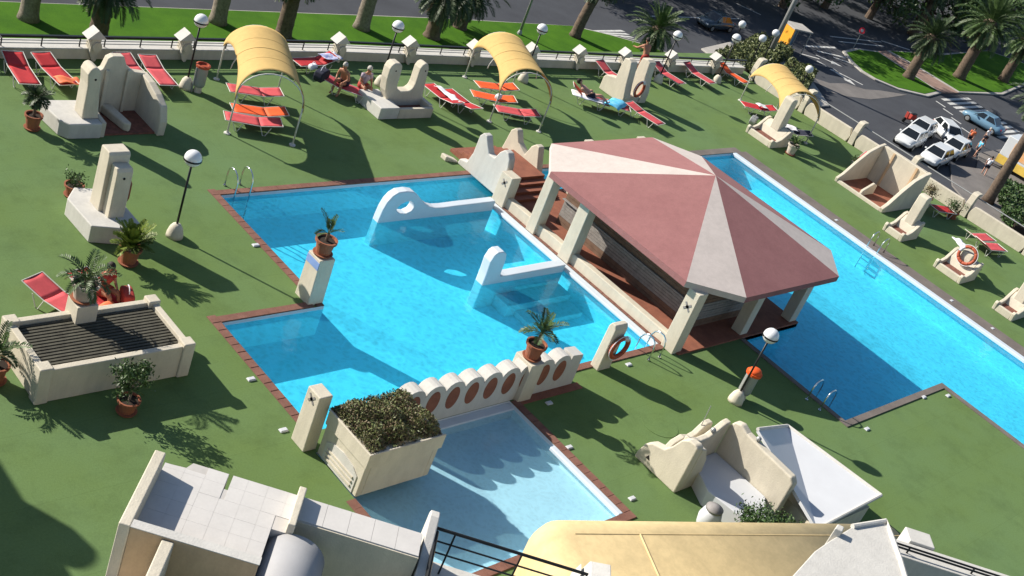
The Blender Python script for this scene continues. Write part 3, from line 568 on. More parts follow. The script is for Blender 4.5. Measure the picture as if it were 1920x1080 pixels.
# lower right shelter: curved cream walls, pale floor and a folded white top
t = thing('curved_shelter', 'curvy cream stucco shelter with a pale floor beside the folded white roof', 'shelter', (26.5, 11, 0))
W(MB().prism_x([(12.5, 0), (12.48, .2), (12.38, .52), (12.2, .7), (12.0, .76), (11.82, .82), (11.66, 1.05), (11.5, 1.4), (11.32, 1.54), (11.1, 1.56), (11.0, 1.5), (11.0, 0)], 24.32, 24.6).build('side_wall', 'stucco', bevel=0.04), t)
W(MB().prism_y([(24.6, 0), (24.6, 1.42), (24.85, 1.34), (25.1, .95), (25.2, .5), (25.2, 0)], 11.0, 11.3).build('front_wall', 'stucco', bevel=0.04), t)
W(MB().prism_x([(12.12+.08*math.cos(a*2.09+1.57), .28+.08*math.sin(a*2.09+1.57)) for a in range(3)], 24.305, 24.32).build('vent_hole', 'dark'), t)
W(MB().prism_y([(24.5, 0), (24.5, .5), (24.8, .85), (25.15, .95), (25.5, .85), (25.7, .9), (26.0, 1.2), (26.25, 1.2), (26.35, .9), (26.35, 0)], 11.85, 12.03).build('back_wall', 'stucco', bevel=0.04), t)
W(MB().prism_x([(9.15, 0), (9.15, 1.3), (9.28, 1.45), (10.2, 1.5), (10.9, 1.56), (11.15, 1.66), (11.35, 1.6), (11.45, 1.4), (11.45, 0)], 26.32, 26.58).build('right_wall', 'stucco', bevel=0.05), t)
W(MB().prism_y([(24.6, 0), (24.6, 1.42), (24.85, 1.3), (25.2, 1.18), (25.55, 1.2), (25.85, 1.36), (26.1, 1.52), (26.32, 1.55), (26.32, 0)], 11.42, 11.62).build('back_wall', 'stucco', bevel=0.05), t)
W(MB().prism_z([(25.22, 11.3), (25.3, 11.41), (26.3, 11.41), (26.3, 9.6), (25.6, 9.05), (24.9, 9.2), (24.75, 10.4)], 0, .5).build('floor_slab', 'white', bevel=0.02), t)
for (x, y, z) in ((25.7, 11.5, 1.36), (26.45, 10.6, 1.6)): W(MB().ball((x, y, z), .08, 8, 6).build('spotlight', 'greymetal'), t)
W(MB().tube([(25.9, 11.95, .9), (25.9, 11.98, 1.75)], .012, 6).build('antenna', 'greymetal'), t)
t = thing('folded_roof', 'white folded canopy slab with a diagonal valley', 'roof', (29.4, 10.1, 0))
A_, B_, D_, E_ = Vector((29.3, 11.2, 1.0)), Vector((29.35, 7.99, 1.0)), Vector((26.4, 8.05, 0.75)), Vector((26.8, 10.9, 1.6))
A0 = Vector((29.3, 11.2, 0.8))
W(MB().prism([A0, B_, D_], (0, 0, -.1)).build('lit_panel', 'white'), t); W(MB().prism([A0, D_, E_], (0, 0, -.1)).build('sloped_panel', 'white'), t)
for a, b in ((A0, B_), (B_, D_), (A0, E_)): W(MB().tube([a, b], .05, 8).build('rim', 'stucco_white'), t)
W(MB().prism_z([(29.2, 11.0), (29.25, 8.05), (26.6, 8.1), (27.2, 10.6)], 0, 0.55).build('base', 'stucco'), t)

# ------------------------------------------------------------------ balustrade at the back
pm = MB().prism_y([(-.2, .35), (-.1, .08), (-.02, -.0), (.05, .02), (.12, .35), (.14, .95), (.26, .95), (.05, 1.2), (-.02, 1.22), (-.1, 1.2), (-.26, .96), (-.24, .92), (-.18, .93)], -.16, .2).mesh('post'); pm.transform(Matrix.Diagonal((1, 1, .88, 1))); pm.materials.append(M['stucco'])
dm = MB().prism_y([(.16*math.cos(a*math.pi/8), .62+.2*math.sin(a*math.pi/8)) for a in range(16)], -.24, -.16).mesh('disc'); dm.transform(Matrix.Diagonal((1, 1, .88, 1))); dm.materials.append(M['stucco'])
cm = MB().add([(-.36, -.2, .93), (-.02, -.2, 1.28), (-.02, .26, 1.28), (-.36, .26, .93), (.3, -.2, .93), (.3, .26, .93)], [(0, 1, 2, 3), (1, 4, 5, 2), (0, 4, 1), (3, 2, 5), (0, 3, 5, 4)]).mesh('cap'); cm.transform(Matrix.Diagonal((1, 1, .88, 1))); cm.materials.append(M['stucco_white'])
st = MB().box(-.018, .018, .10, .13, .40, .72).mesh('stanchion'); st.materials.append(M['black'])
def balustrade(label, x0, y0, ang, L, px):
    bt = thing('back_balustrade', label, 'balustrade', (x0, y0, 0), ang)
    MB().box(0, L, 0, 0.62, 0, 0.36).build('wall', 'stucco', bt, bevel=0.02); MB().box(0, L, -0.02, 0.64, 0.36, 0.40).build('wall_cap', 'stucco_white', bt, bevel=0.015)
    MB().box(0, L, .07, .17, 0.71, 0.78).build('hand_rail', 'black', bt); [MB().tube([(0, .12, z), (L, .12, z)], .016, 6).build('lower_rail', 'greymetal', bt) for z in (.5, .6)]
    for x in px:
        q = inst(pm, 'post', bt, (x, 0, 0)); inst(dm, 'disc', q); inst(cm, 'cap', q)
        for d in (-.45, .42, 1.72):
            if 0 < x+d < L: inst(st, 'stanchion', bt, (x+d, 0, 0))
balustrade('left stretch of the long cream balustrade with gabled posts and black rails', 6, 34.45, 0, 24.0, [6.8, 10.15, 13.6, 16.95, 20.3, 23.65])
balustrade('right stretch of the cream balustrade running to the street corner', 30, 34.45, math.atan(-0.048), 25.7, [3.1, 6.55, 9.9, 12.95, 16.05, 19.45, 23.0])
# ------------------------------------------------------------------ parapet on the street side
pt = thing('street_parapet', 'cream parapet of wall panels and hooked posts along the street side', 'parapet', (55.55, 33.2, 0), math.atan(0.040))
ys = [-0.6, -4.0, -7.25, -10.6, -13.95, -17.35, -20.7, -24, -27.4, -30.8]
for i in range(len(ys)-1):
    y1, y0 = ys[i]-.18, ys[i+1]+.18
    MB().prism_x([(y0+.1, 0), (y0, .35), (y0+.15, .72), (y1-.15, .72), (y1, .35), (y1-.1, 0)], 0, .2).build('panel', 'stucco', pt, bevel=0.02)
    MB().tube([(.55, y0-.18, .98), (.55, y1+.18, .98)], .03, 8).build('hand_rail', 'greymetal', pt)
    MB().box(.22, .8, y0-.2, y1+.2, 0, .35).build('outer_ledge', 'greycope', pt)
for y in ys: MB().prism_y([(-.02, 0), (-.05, .7), (.08, 1.15), (.2, 1.24), (.62, 1.24), (.62, 1.1), (.3, 1.06), (.26, 0)], y-.15, y+.15).build('post', 'stucco', pt, bevel=0.02)

# ------------------------------------------------------------------ yellow barrel awnings
def awning(label, loc, ang, wd=2.15, dp=3.95):
    t = thing('barrel_awning', label, 'awning', loc, ang, 'yellow awnings on the deck')
    hw = wd/2
    for sx in (0, 1):
        for sy in (0, 1):
            x, y = sx*wd, sy*dp
            MB().tube([(x, y, 0.02), (x, y, 1.3), (x, y, 1.37)], .03, 8).build('post', 'frame', t, smooth=True)
            MB().lathe([(.11, 0), (.11, .03), (.04, .05), (.04, .1)], (x, y, 0), 12).build('foot_plate', 'frame', t)
    P = []; NV, NU = 17, 22
    for i in range(NV):
        v = i/(NV-1); e = (2*v-1)**2; row = []
        th = R(64)+R(30)*e**1.6
        for j in range(NU):
            s_ = (2*j/(NU-1)-1); a = s_*th
            rx, rz = hw*1.03, 0.98
            x = hw+rx*math.sin(a) if abs(a) < R(90) else hw+rx*math.copysign(1, a)
            z = 1.40+rz*math.cos(a)-(0.10*(abs(s_)**5)*e)
            y = (v-0.5)*dp*(1.0-0.16*(1-abs(s_)**2.2)*e)*1.04+dp/2
            sag = 0.05*math.sin(math.pi*v)
            row.append((x, y, z-sag*(1-abs(s_))))
        P.append(row)
    MB().grid(P).build('canopy', 'yellow', t, smooth=True, solid=0.02)
    for iv in (5, 8, 11): MB().tube([(q_[0], q_[1], q_[2]+.012) for q_ in P[iv]], .012 if iv == 8 else .006, 5).build('seam', 'yellow', t)
    for v, nm in ((0.02, 'arch'), (0.5, 'arch'), (0.98, 'arch')):
        pts = [(hw+hw*math.sin(R(a)), v*dp, 1.36+0.95*math.cos(R(a))) for a in range(-90, 91, 12)]
        MB().tube(pts, .02, 6).build(nm, 'frame', t, smooth=True)
    return t
awning('yellow barrel awning above the loungers on the left', (21.85, 29.45, 0), R(-25))
awning('yellow barrel awning in the middle of the back row', (33.68, 29.5, 0), R(-25))
awning('smaller yellow barrel awning by the street corner', (50.35, 27.35, 0), R(-28), 2.15, 3.6)

# ------------------------------------------------------------------ sun loungers
def lounger(label, x, y, head, colour, back=8, group='sun loungers on the green deck', Lh=1.88, wd=0.66):
    t = thing('sun_lounger', label, 'sun lounger', (x, y, 0), R(head), group); h = .34; hl = Lh/2; b = R(back); bl = .72; hx = hl-bl
    sl_ = MB().grid([[(xx, yy, h-.018*math.sin(math.pi*(yy+wd/2)/wd)) for yy in [(-wd/2+.03)+(wd-.06)*k/6 for k in range(7)]] for xx in [-hl+.04+(hx+hl-.04)*k/8 for k in range(9)]])
    sl_.build('seat_sling', colour, t, smooth=True, solid=.018)
    bk = MB().grid([[(hx+math.cos(b)*s_, yy, h+math.sin(b)*s_-.015*math.sin(math.pi*(yy+wd/2)/wd)) for yy in [(-wd/2+.03)+(wd-.06)*k/6 for k in range(7)]] for s_ in [bl*k/5 for k in range(6)]])
    bk.build('back_sling', colour, t, smooth=True, solid=.018)
    fr = MB()
    for s_ in (-1, 1): fr.tube([(-hl, s_*wd/2, h), (hx, s_*wd/2, h), (hx+math.cos(b)*bl, s_*wd/2, h+math.sin(b)*bl)], .014, 6)
    for xx, zz in ((-hl, h), (hx, h-.03), (hx+math.cos(b)*bl, h+math.sin(b)*bl)): fr.tube([(xx, -wd/2, zz), (xx, wd/2, zz)], .014, 6)
    fr.build('frame', 'frame', t)
    for xx in (-hl+.35, hl-.62):
        for s_ in (-1, 1): MB().tube([(xx-.12, s_*wd/2, h), (xx+.02, s_*(wd/2-.01), .02), (xx+.1, s_*(wd/2-.01), .02), (xx+.24, s_*wd/2, h)], .015, 6).build('leg', 'frame', t)
    return t
def towel(label, x, y, z, a, l, wd, m, seed=0, droop=0.0):
    P = []
    for i in range(10):
        row = []
        for j in range(7):
            u, v = (i/9-.5)*l, (j/6-.5)*wd; n = noise.noise((u*4+seed, v*4, seed*3.1))*.07
            row.append((u+noise.noise((v*3, seed, 1))*.05, v+noise.noise((u*3, seed, 2))*.05, n+.04-droop*max(0, abs(v)-wd*.3)*2))
        P.append(row)
    o = MB().grid(P).build('towel', m, smooth=True, solid=.015); o.location = (x, y, z); o.rotation_euler = (0, 0, R(a)); return tag(o, label, 'towel')
LG = 'sun loungers on the green deck'
for a in ((('red lounger at the far left against the balustrade'), 16.6, 33.1, 84, 'red', 12), ('bright red lounger with orange foot beside the leftmost one', 17.65, 33.05, 94, 'red', 12),
          ('faded red lounger half hidden behind the niche shelter', 20.35, 33.1, 90, 'pink', 12), ('faded red lounger right of the niche shelter', 21.15, 32.95, 86, 'pink', 12),
          ('red lounger at the back under the left awning', 24.1, 31.55, -18, 'pink', 10), ('orange lounger in the middle under the left awning', 23.45, 30.2, -18, 'orange', 12), ('faded pink lounger at the front under the left awning', 22.85, 29.62, -24, 'pink', 10),
          ('red lounger under a crumpled towel against the balustrade', 28.1, 33.75, 5, 'red', 20), ('lounger with two tanned sunbathers sitting on it', 28.2, 31.75, 134, 'pink', 10),
          ('dark red lounger carrying a long white towel', 32.35, 31.05, -88, 'red', 12), ('plain red lounger touching the one with the long white towel', 32.95, 30.6, -88, 'red', 12),
          ('orange lounger at the back under the middle awning', 35.8, 31.65, -14, 'orange', 10), ('orange lounger with a bag under the middle awning', 34.85, 30.75, -26, 'orange', 12), ('faded red lounger at the front under the middle awning', 35.15, 29.6, -22, 'pink', 10),
          ('lounger with a sunbather lying left of the twin slabs', 40.5, 30.6, 140, 'orange', 30), ('lounger under a bright blue towel below the twin slabs', 41.4, 30.1, 140, 'pink', 8), ('faded red lounger pointing away from the twin slabs', 42.65, 29.05, 100, 'pink', 8),
          ('pink lounger left of the twin slabs by the balustrade', 44.2, 32.7, 97, 'pink', 20), ('pink lounger right of the twin slabs by the balustrade', 48.3, 32.6, 98, 'pink', 20), ('pink lounger second from the street corner', 50.8, 32.6, 98, 'pink', 20), ('orange red lounger next to the street corner', 53.75, 32.6, 98, 'orange', 20),
          ('red lounger heaped with things under the far awning', 51.75, 29.25, -26, 'red', 14), ('shaded lounger with a towel right of the far finger fountain', 51.7, 26.95, -40, 'navy', 14),
          ('pink lounger by the parapet above the life ring', 53.9, 17.3, 170, 'pink', 18), ('pink lounger half behind the low curved fountain with the life ring', 53.6, 16.6, 165, 'pink', 25), ('red lounger between the shelter and the parapet', 54.1, 19.7, 160, 'red', 20), ('pink lounger behind the open shelter', 53.9, 24.0, 12, 'pink', 15),
          ('faded red lounger behind the slatted box, left one', 12.75, 21.75, 112, 'pink', 12), ('dark red lounger with a person, behind the slatted box', 13.75, 21.75, 103, 'red', 12)):
    lounger(*a)
fo = MB().grid([[(16.95+u*.75, 32.15+v*.5, .38+.05*math.sin(u*6)+.02*math.cos(v*9)) for v in [k/5 for k in range(6)]] for u in [k/7 for k in range(8)]]).build('towel', 'salmon', smooth=True, solid=.02); fo.location = (.45, -.05, 0)
tag(fo, 'salmon towel on the foot of the bright red lounger', 'towel')
towel('long white towel on the dark red lounger', 32.55, 30.9, .38, -88, 1.5, .35, 'towelwhite', 2)
towel('bright blue towel hanging over the lounger below the slabs', 41.5, 29.9, .42, 20, 1.1, .75, 'towelblue', 5, .25)
towel('crumpled blue and white towel at the balustrade', 28.75, 33.75, .52, 5, .8, .55, 'towelmulti', 8)
towel('white towel under the sunbather by the twin slabs', 40.3, 30.5, .37, 140, 1.5, .6, 'towelwhite', 11)
towel('pale towel on the shaded lounger at the far awning', 51.6, 27.1, .42, -40, .7, .5, 'towelwhite', 14)
towel('white towel on the lounger under the far awning', 51.9, 29.15, .42, -26, .6, .4, 'towelwhite', 17)
towel('red towel beside the person behind the slatted box', 13.55, 21.1, .36, 15, .7, .4, 'salmon', 21)
towel('white towel on the low fountain above the life ring', 50.0, 16.55, .9, 60, 1.0, .45, 'towelwhite', 23)
def bag(label, x, y, z, m, m2, s=.3, rz=0):
    t = thing('beach_bag', label, 'bag', (x, y, z), rz)
    MB().prism_y([(-s*.8, 0), (s*.8, 0), (s, s*.5), (s*.85, s), (s*.3, s*1.12), (-s*.3, s*1.1), (-s*.85, s), (-s, s*.5)], -s*.45, s*.45).build('body', m, t, bevel=.05)
    MB().tube([(s*.5*math.cos(k*math.pi/8), 0, s*1.0+s*.5*math.sin(k*math.pi/8)) for k in range(9)], .014, 6).build('handle', m2, t)
bag('dark bag with a white flap left of the sitting couple', 27.35, 32.3, .36, 'navy', 'towelwhite', .38, .5); bag('white bag on the dark bag left of the couple', 27.1, 32.6, .62, 'towelwhite', 'towelwhite', .2, .2)
bag('white bag on the orange lounger under the middle awning', 34.95, 30.6, .37, 'towelwhite', 'navy', .2, .3); bag('dark bag behind the far finger fountain', 51.15, 27.7, .36, 'black', 'navy', .28, 1.0)
bag('grey box bag in front of the far awning lounger', 50.3, 28.35, 0, 'greymetal', 'greytop', .34, .4)
bag('dark red bag by the person behind the slatted box', 14.2, 21.35, .36, 'redcloth', 'towelwhite', .3, 1.3)

# ------------------------------------------------------------------ lamps and bins
def lamp(label, x, y):
    t = thing('globe_lamp', label, 'lamp', (x, y, 0), group='globe lamps on the deck')
    MB().lathe([(.24, 0), (.23, .1), (.18, .28), (.12, .38), (.06, .41), (.0, .42)], n=14).build('base', 'stucco', t, smooth=True)
    MB().tube([(0, 0, .3), (0, 0, 2.3)], .032, 8).build('pole', 'black', t, smooth=True)
    MB().lathe([(.05, 2.22), (.13, 2.26), (.13, 2.3), (0, 2.3)], n=14).build('collar', 'black', t)
    MB().ball((0, 0, 2.46), .235, 20, 12).build('globe', 'globe', t, smooth=True)
    MB().lathe([(.228, 2.41), (.247, 2.41), (.247, 2.455), (.228, 2.455)], n=24).build('band', 'black', t)
lamp('globe lamp standing left of the pool', 17.15, 24.25); lamp('globe lamp by the long pool in the pavilion shadow', 29.75, 13.15); lamp('globe lamp at the balustrade behind the left bin', 22.0, 32.45)
lamp('globe lamp at the balustrade behind the U shaped sculpture', 30.4, 32.5); lamp('globe lamp at the balustrade behind the middle awning', 38.45, 32.7); lamp('globe lamp at the balustrade right of the twin slabs', 47.6, 32.5); lamp('globe lamp at the balustrade nearest the street corner', 52.3, 32.4)
def bin_(label, x, y, top):
    t = thing('litter_bin', label, 'bin', (x, y, 0))
    MB().lathe([(.17, .22), (.2, .3), (.2, .92), (.17, .92), (.17, .3), (0, .28)], n=16).build('drum', 'greymetal', t, smooth=False)
    MB().lathe([(.19, .90), (.24, .92), (.25, 1.0), (.19, 1.02), (.17, .95)], n=16).build('rim', top, t)
    MB().tube([(-.22, 0, 0), (-.22, 0, .9)], .03, 8).build('post', 'greymetal', t); MB().lathe([(.14, 0), (.12, .2), (0, .22)], (0, 0, 0), 12).build('foot', 'stucco', t)
bin_('grey litter bin with dark red rim left of the first awning', 22.3, 32.2, 'ringred'); bin_('grey litter bin with bright orange top near the long pool', 30.1, 13.2, 'orange')
# orange cap heap on the bin
o = MB().ball((30.1, 13.2, 1.03), .2, 12, 8, (1.2, 1, .55)).build('orange_bag', 'orange', smooth=True); tag(o, 'orange plastic bag bulging out of the bin near the long pool', 'bag')

# ------------------------------------------------------------------ pool ladders
def ladder(label, x, y, rz):
    t = thing('pool_ladder', label, 'ladder', (x, y, 0), rz, 'chrome pool ladders')
    for s_ in (-.26, .26):
        MB().tube([(s_, .55, 0), (s_, .55, .45), (s_, .5, .62), (s_, .38, .72), (s_, .2, .72), (s_, .05, .62), (s_, -.03, .45), (s_, -.06, -1.0)], .022, 8).build('rail', 'steel', t, smooth=True)
        MB().lathe([(.05, .0), (.05, .03), (.0, .03)], (s_, .55, 0.005), 10).build('flange', 'steel', t)
    for z in (-.25, -.5, -.75): MB().box(-.26, .26, -.1, -.02, z, z+.03).build('rung', 'steel', t)
ladder('chrome ladder at the upper left pool corner', 20.3, 25.95, 0); ladder('chrome ladder on the far side of the long pool', 45.85, 18.2, R(-90)); ladder('chrome ladder beside the end column of the bar', 28.55, 16.12, R(180)); ladder('chrome ladder in the shaded edge of the long pool', 33.15, 12.1, R(90))
for (x, y, lab) in ((45.85, 24.2, 'black hose loop'),): pass
o = MB().box(20.6, 20.9, 17.1, 17.3, DEP+.01, DEP+.05).build('pool_drain', 'greycope'); tag(o, 'dark square drain plate on the pool floor', 'drain')

# ------------------------------------------------------------------ palms and plants
def frond(m, o, az, el, L, droop, nl=22, lw=0.03, ll=0.42, vee=0.5, seg=9, rach=0.018):
    d = Vector((math.cos(az)*math.cos(el), math.sin(az)*math.cos(el), math.sin(el))); p = Vector(o); pts = [p.copy()]; st_ = L/seg
    for k in range(seg):
        d = (d+Vector((0, 0, -droop*(k+1)/seg))).normalized(); p = p+d*st_; pts.append(p.copy())
    m.tube(pts, [rach*(1-.85*k/seg) for k in range(seg+1)], 4)
    for k in range(nl):
        s_ = .16+.84*(k+.5)/nl; i = min(int(s_*seg), seg-1); f = s_*seg-i; c = pts[i].lerp(pts[i+1], f); tn = (pts[i+1]-pts[i]).normalized()
        side = tn.cross(Vector((0, 0, 1)))
        side = side.normalized() if side.length > .05 else Vector((1, 0, 0)); up = side.cross(tn)
        for sg in (-1, 1):
            l_ = ll*(math.sin(math.pi*(.12+.80*s_))**.7)*random.uniform(.85, 1.1)
            q = (side*sg*.8+tn*.62+up*vee*random.uniform(.5, 1.1)).normalized(); n_ = q.cross(up).normalized() if q.cross(up).length > .01 else tn
            tip = c+q*l_+Vector((0, 0, -.14*l_)); mid = c+q*l_*.45
            m.add([c, mid+n_*lw, tip, mid-n_*lw], [(0, 1, 2, 3)])
def crown(nf, L, lo, hi, droop, **kw):
    m = MB()
    for k in range(nf):
        u = (k+.5)/nf; frond(m, (0, 0, 0), k*2.39996+random.uniform(-.2, .2), R(hi-(hi-lo)*u)+random.uniform(-.08, .08), L*random.uniform(.82, 1.08)*(.75+.25*math.sin(math.pi*min(1, u*1.4))), droop*(0.6+.7*u), **kw)
    return m
def trunkmesh(h, r0_, r1, lean=(0, 0)):
    m = MB(); n = 14; pts = []; rs = []
    for k in range(n+1):
        s_ = k/n; pts.append((lean[0]*s_*s_, lean[1]*s_*s_, h*s_)); rs.append((r0_+(r1-r0_)*s_)*(1+.05*(k % 2))*(1.25 if k == 0 else 1))
    return m.tube(pts, rs, 12)
bigc = [crown(58, 3.3, -55, 78, .22, nl=30, lw=.035, ll=.55, seg=8, rach=.03).mesh('fronds') for _ in range(2)]
dry = crown(14, 2.0, -80, -45, .12, nl=14, lw=.03, ll=.4, seg=6, rach=.03).mesh('dry_fronds'); dry.materials.append(M['deadfrond'])
bigc[0].materials.append(M['palm']); bigc[1].materials.append(M['palmdark'])
def palm(label, x, y, h, r, k, sc, lean=(0, 0), tm='trunk', z=GZ+.1):
    t = thing('palm_tree', label, 'palm tree', (x, y, z), random.uniform(0, 6.28), 'palms along the street')
    t.rotation_euler.z = 0
    trunkmesh(h, r, r*.82, lean).build('trunk', tm, t, smooth=True)
    MB().lathe([(r*.8, -.5), (r*1.35, -.1), (r*1.3, .35), (r*.5, .7), (0, .75)], (lean[0], lean[1], h), 12).build('crown_shaft', 'trunk', t, smooth=True)
    o = inst(bigc[k], 'crown', t, (lean[0], lean[1], h+.35), random.uniform(0, 6.28)); o.scale = (sc,)*3
    o = inst(dry, 'dry_crown', t, (lean[0], lean[1], h+.15), random.uniform(0, 6.28)); o.scale = (sc,)*3
palm('pale palm trunk at the far left of the lawn', 28.9, 57.7, 6.5, .48, 1, 1.0, tm='palelimb'); palm('low dark palm behind the second balustrade post', 31.9, 55.9, 3.0, .5, 1, .95)
palm('pale palm trunk left of the first awning', 40.4, 58.0, 6.8, .48, 1, 1.0, tm='palelimb'); palm('dark palm behind the first awning', 44.0, 56.4, 4.2, .5, 1, .95)
palm('pale palm trunk between the first two awnings', 51.0, 57.8, 6.2, .5, 1, 1.0, tm='palelimb'); palm('dark low palm behind the U shaped sculpture', 56.3, 56.8, 3.0, .55, 1, 1.0)
palm('low bushy palm left of the middle awning', 60.2, 58.4, 2.4, .5, 1, .95); palm('leaning palm trunk at the end of the lawn', 71.5, 57.5, 4.6, .42, 1, .9, (1.0, 0)); palm('short green palm behind the twin slabs', 78.0, 55.2, 1.6, .4, 0, .85)
palm('stout palm on the traffic island', 113.4, 50.6, 4.0, .55, 1, 1.0, (.6, 0)); palm('tall palm with a big crown on the right lawn', 124.2, 50.5, 5.9, .62, 0, 1.35, (.4, 0)); palm('palm at the right frame edge on the lawn', 133.4, 49.7, 4.6, .55, 0, 1.1, (.3, 0))
palm('palm behind the big crowned palm', 131.0, 60.5, 6.0, .55, 1, 1.2); palm('dark palm at the top behind the dual road', 108.0, 70.5, 6.0, .5, 1, 1.1); palm('shaded palm further along the top road', 119.0, 69.5, 6.5, .5, 1, 1.2)

def pot(t, x, y, z, r, h, m='terracotta', saucer=True):
    W(MB().lathe([(r*.68, 0), (r*.92, h*.82), (r*1.08, h*.84), (r*1.1, h), (r*.93, h), (r*.9, h*.85), (0, h*.84)], (x, y, z+.02), 20).build('pot', m, smooth=False), t)
    W(MB().lathe([(0, 0), (r*.88, 0), (r*.88, .03), (0, .03)], (x, y, z+h*.86), 16).build('soil', 'soil'), t)
    if saucer: W(MB().lathe([(r*.85, 0), (r*1.0, .06), (r*.9, .06), (0, .02)], (x, y, z+.003), 18).build('saucer', m if m != 'whitepot' else 'terracotta'), t)
def potted_palm(name, label, x, y, z, r, h, nf, L, lo, hi, droop, leafm='palm', potm='terracotta', stem=.15, **kw):
    t = thing(name, label, 'potted plant', (x, y, z), group='potted plants on the deck'); pot(t, x, y, z, r, h, potm)
    W(MB().tube([(x, y, z+h*.8), (x, y, z+h+stem)], [.05, .04], 8).build('stem', 'trunk'), t)
    m = crown(nf, L, lo, hi, droop, **kw); m.v = [(a+x, b+y, c+z+h+stem) for a, b, c in m.v]; W(m.build('fronds', leafm), t)
kw = dict(nl=14, lw=.02, ll=.2, seg=6, rach=.012)
potted_palm('potted_palm', 'potted palm on the pedestal of the arched wall', 22.7, 15.65, 1.22, .27, .46, 15, .78, 0, 80, .28, stem=.35, **kw)
potted_palm('potted_palm', 'sparse potted palm on the column at the pool corner', 19.38, 20.85, 1.42, .28, .46, 5, .7, 20, 85, .2, stem=.2, **kw)
potted_palm('potted_palm', 'feathery palm in a pale pot on the slatted box pillar', 12.6, 20.6, 1.22, .3, .46, 16, .85, -5, 70, .35, potm='whitepot', stem=.1, **kw)
potted_palm('potted_palm', 'small palm in a terracotta pot left of the niche shelter', 15.72, 30.15, 0, .24, .46, 22, .5, -30, 70, .3, 'palmdark', stem=.55, **kw)
potted_palm('potted_cycad', 'bright green spiky cycad in a terracotta pot by the shower', 15.3, 23.3, 0, .27, .48, 34, .8, 15, 82, .14, 'agave', stem=.02, nl=16, lw=.026, ll=.2, seg=5, rach=.012)
potted_palm('potted_palm', 'palm in a terracotta pot cut by the left frame edge', 10.38, 19.75, 0, .28, .48, 14, .75, 0, 75, .3, stem=.25, **kw)
potted_palm('potted_palm', 'small potted spiky plant below the far finger fountain', 49.75, 25.55, 0, .26, .5, 8, .45, 10, 80, .2, potm='whitepot', stem=.02, **kw)
def shrub_pot(label, x, y, r, h, cr, ch, n, lm='leaf', potm='terracotta'):
    t = thing('potted_shrub', label, 'potted plant', (x, y, 0), group='potted plants on the deck'); pot(t, x, y, 0, r, h, potm)
    top = h+ch*.3; st_ = MB().tube([(x, y, h*.8), (x+.03, y, h+ch*.35), (x, y, h+ch*.6)], [.03, .025, .012], 6)
    for k in range(7):
        a = k*2.4; st_.tube([(x+.02, y, h+ch*(.25+.04*k)), (x+cr*.6*math.cos(a), y+cr*.6*math.sin(a), h+ch*(.45+.06*k))], [.012, .005], 5)
    W(st_.build('stem', 'palelimb'), t)
    cl = [(random.gauss(0, .42)*cr, random.gauss(0, .42)*cr, random.uniform(.28, .98)*ch) for _ in range(26)]
    def fn():
        c = random.choice(cl); s_ = cr*.24; return x+c[0]+random.gauss(0, s_), y+c[1]+random.gauss(0, s_), h+c[2]+random.gauss(0, s_)
    W(leaf_cloud(MB(), n, fn, .045).build('foliage', lm), t)
shrub_pot('small leafy tree in a terracotta pot in front of the slatted box', 12.6, 18.0, .24, .36, .36, .95, 1500); shrub_pot('low shrub in a terracotta pot left of the shower block', 15.3, 26.55, .25, .35, .26, .35, 350)
shrub_pot('leafy shrub in a pot by the curved shelter', 24.6, 8.95, .3, .4, .5, .8, 1300); shrub_pot('green shrub in the shadow under the folded roof', 25.7, 8.55, .28, .3, .45, .5, 700)
shrub_pot('pink tinged shrub behind the open shelter', 52.4, 23.5, .25, .35, .32, .5, 500); shrub_pot('reddish shrub by the parapet above the finger fountain', 54.6, 20.6, .25, .35, .38, .5, 600, 'leafbrown'); shrub_pot('dark shrub by the parapet beside the red lounger', 55.0, 19.3, .25, .3, .4, .5, 600)
t = thing('white_jar', 'white jar with a dark grey lid below the curved shelter', 'jar', (24.1, 9.75, 0)); W(MB().lathe([(.16, 0), (.26, .15), (.3, .4), (.24, .62), (.2, .66)], (24.1, 9.75, 0), 18).build('body', 'white', smooth=True), t); W(MB().lathe([(.23, .66), (.23, .72), (.05, .8), (0, .8)], (24.1, 9.75, 0), 18).build('lid', 'greytop', smooth=True), t)

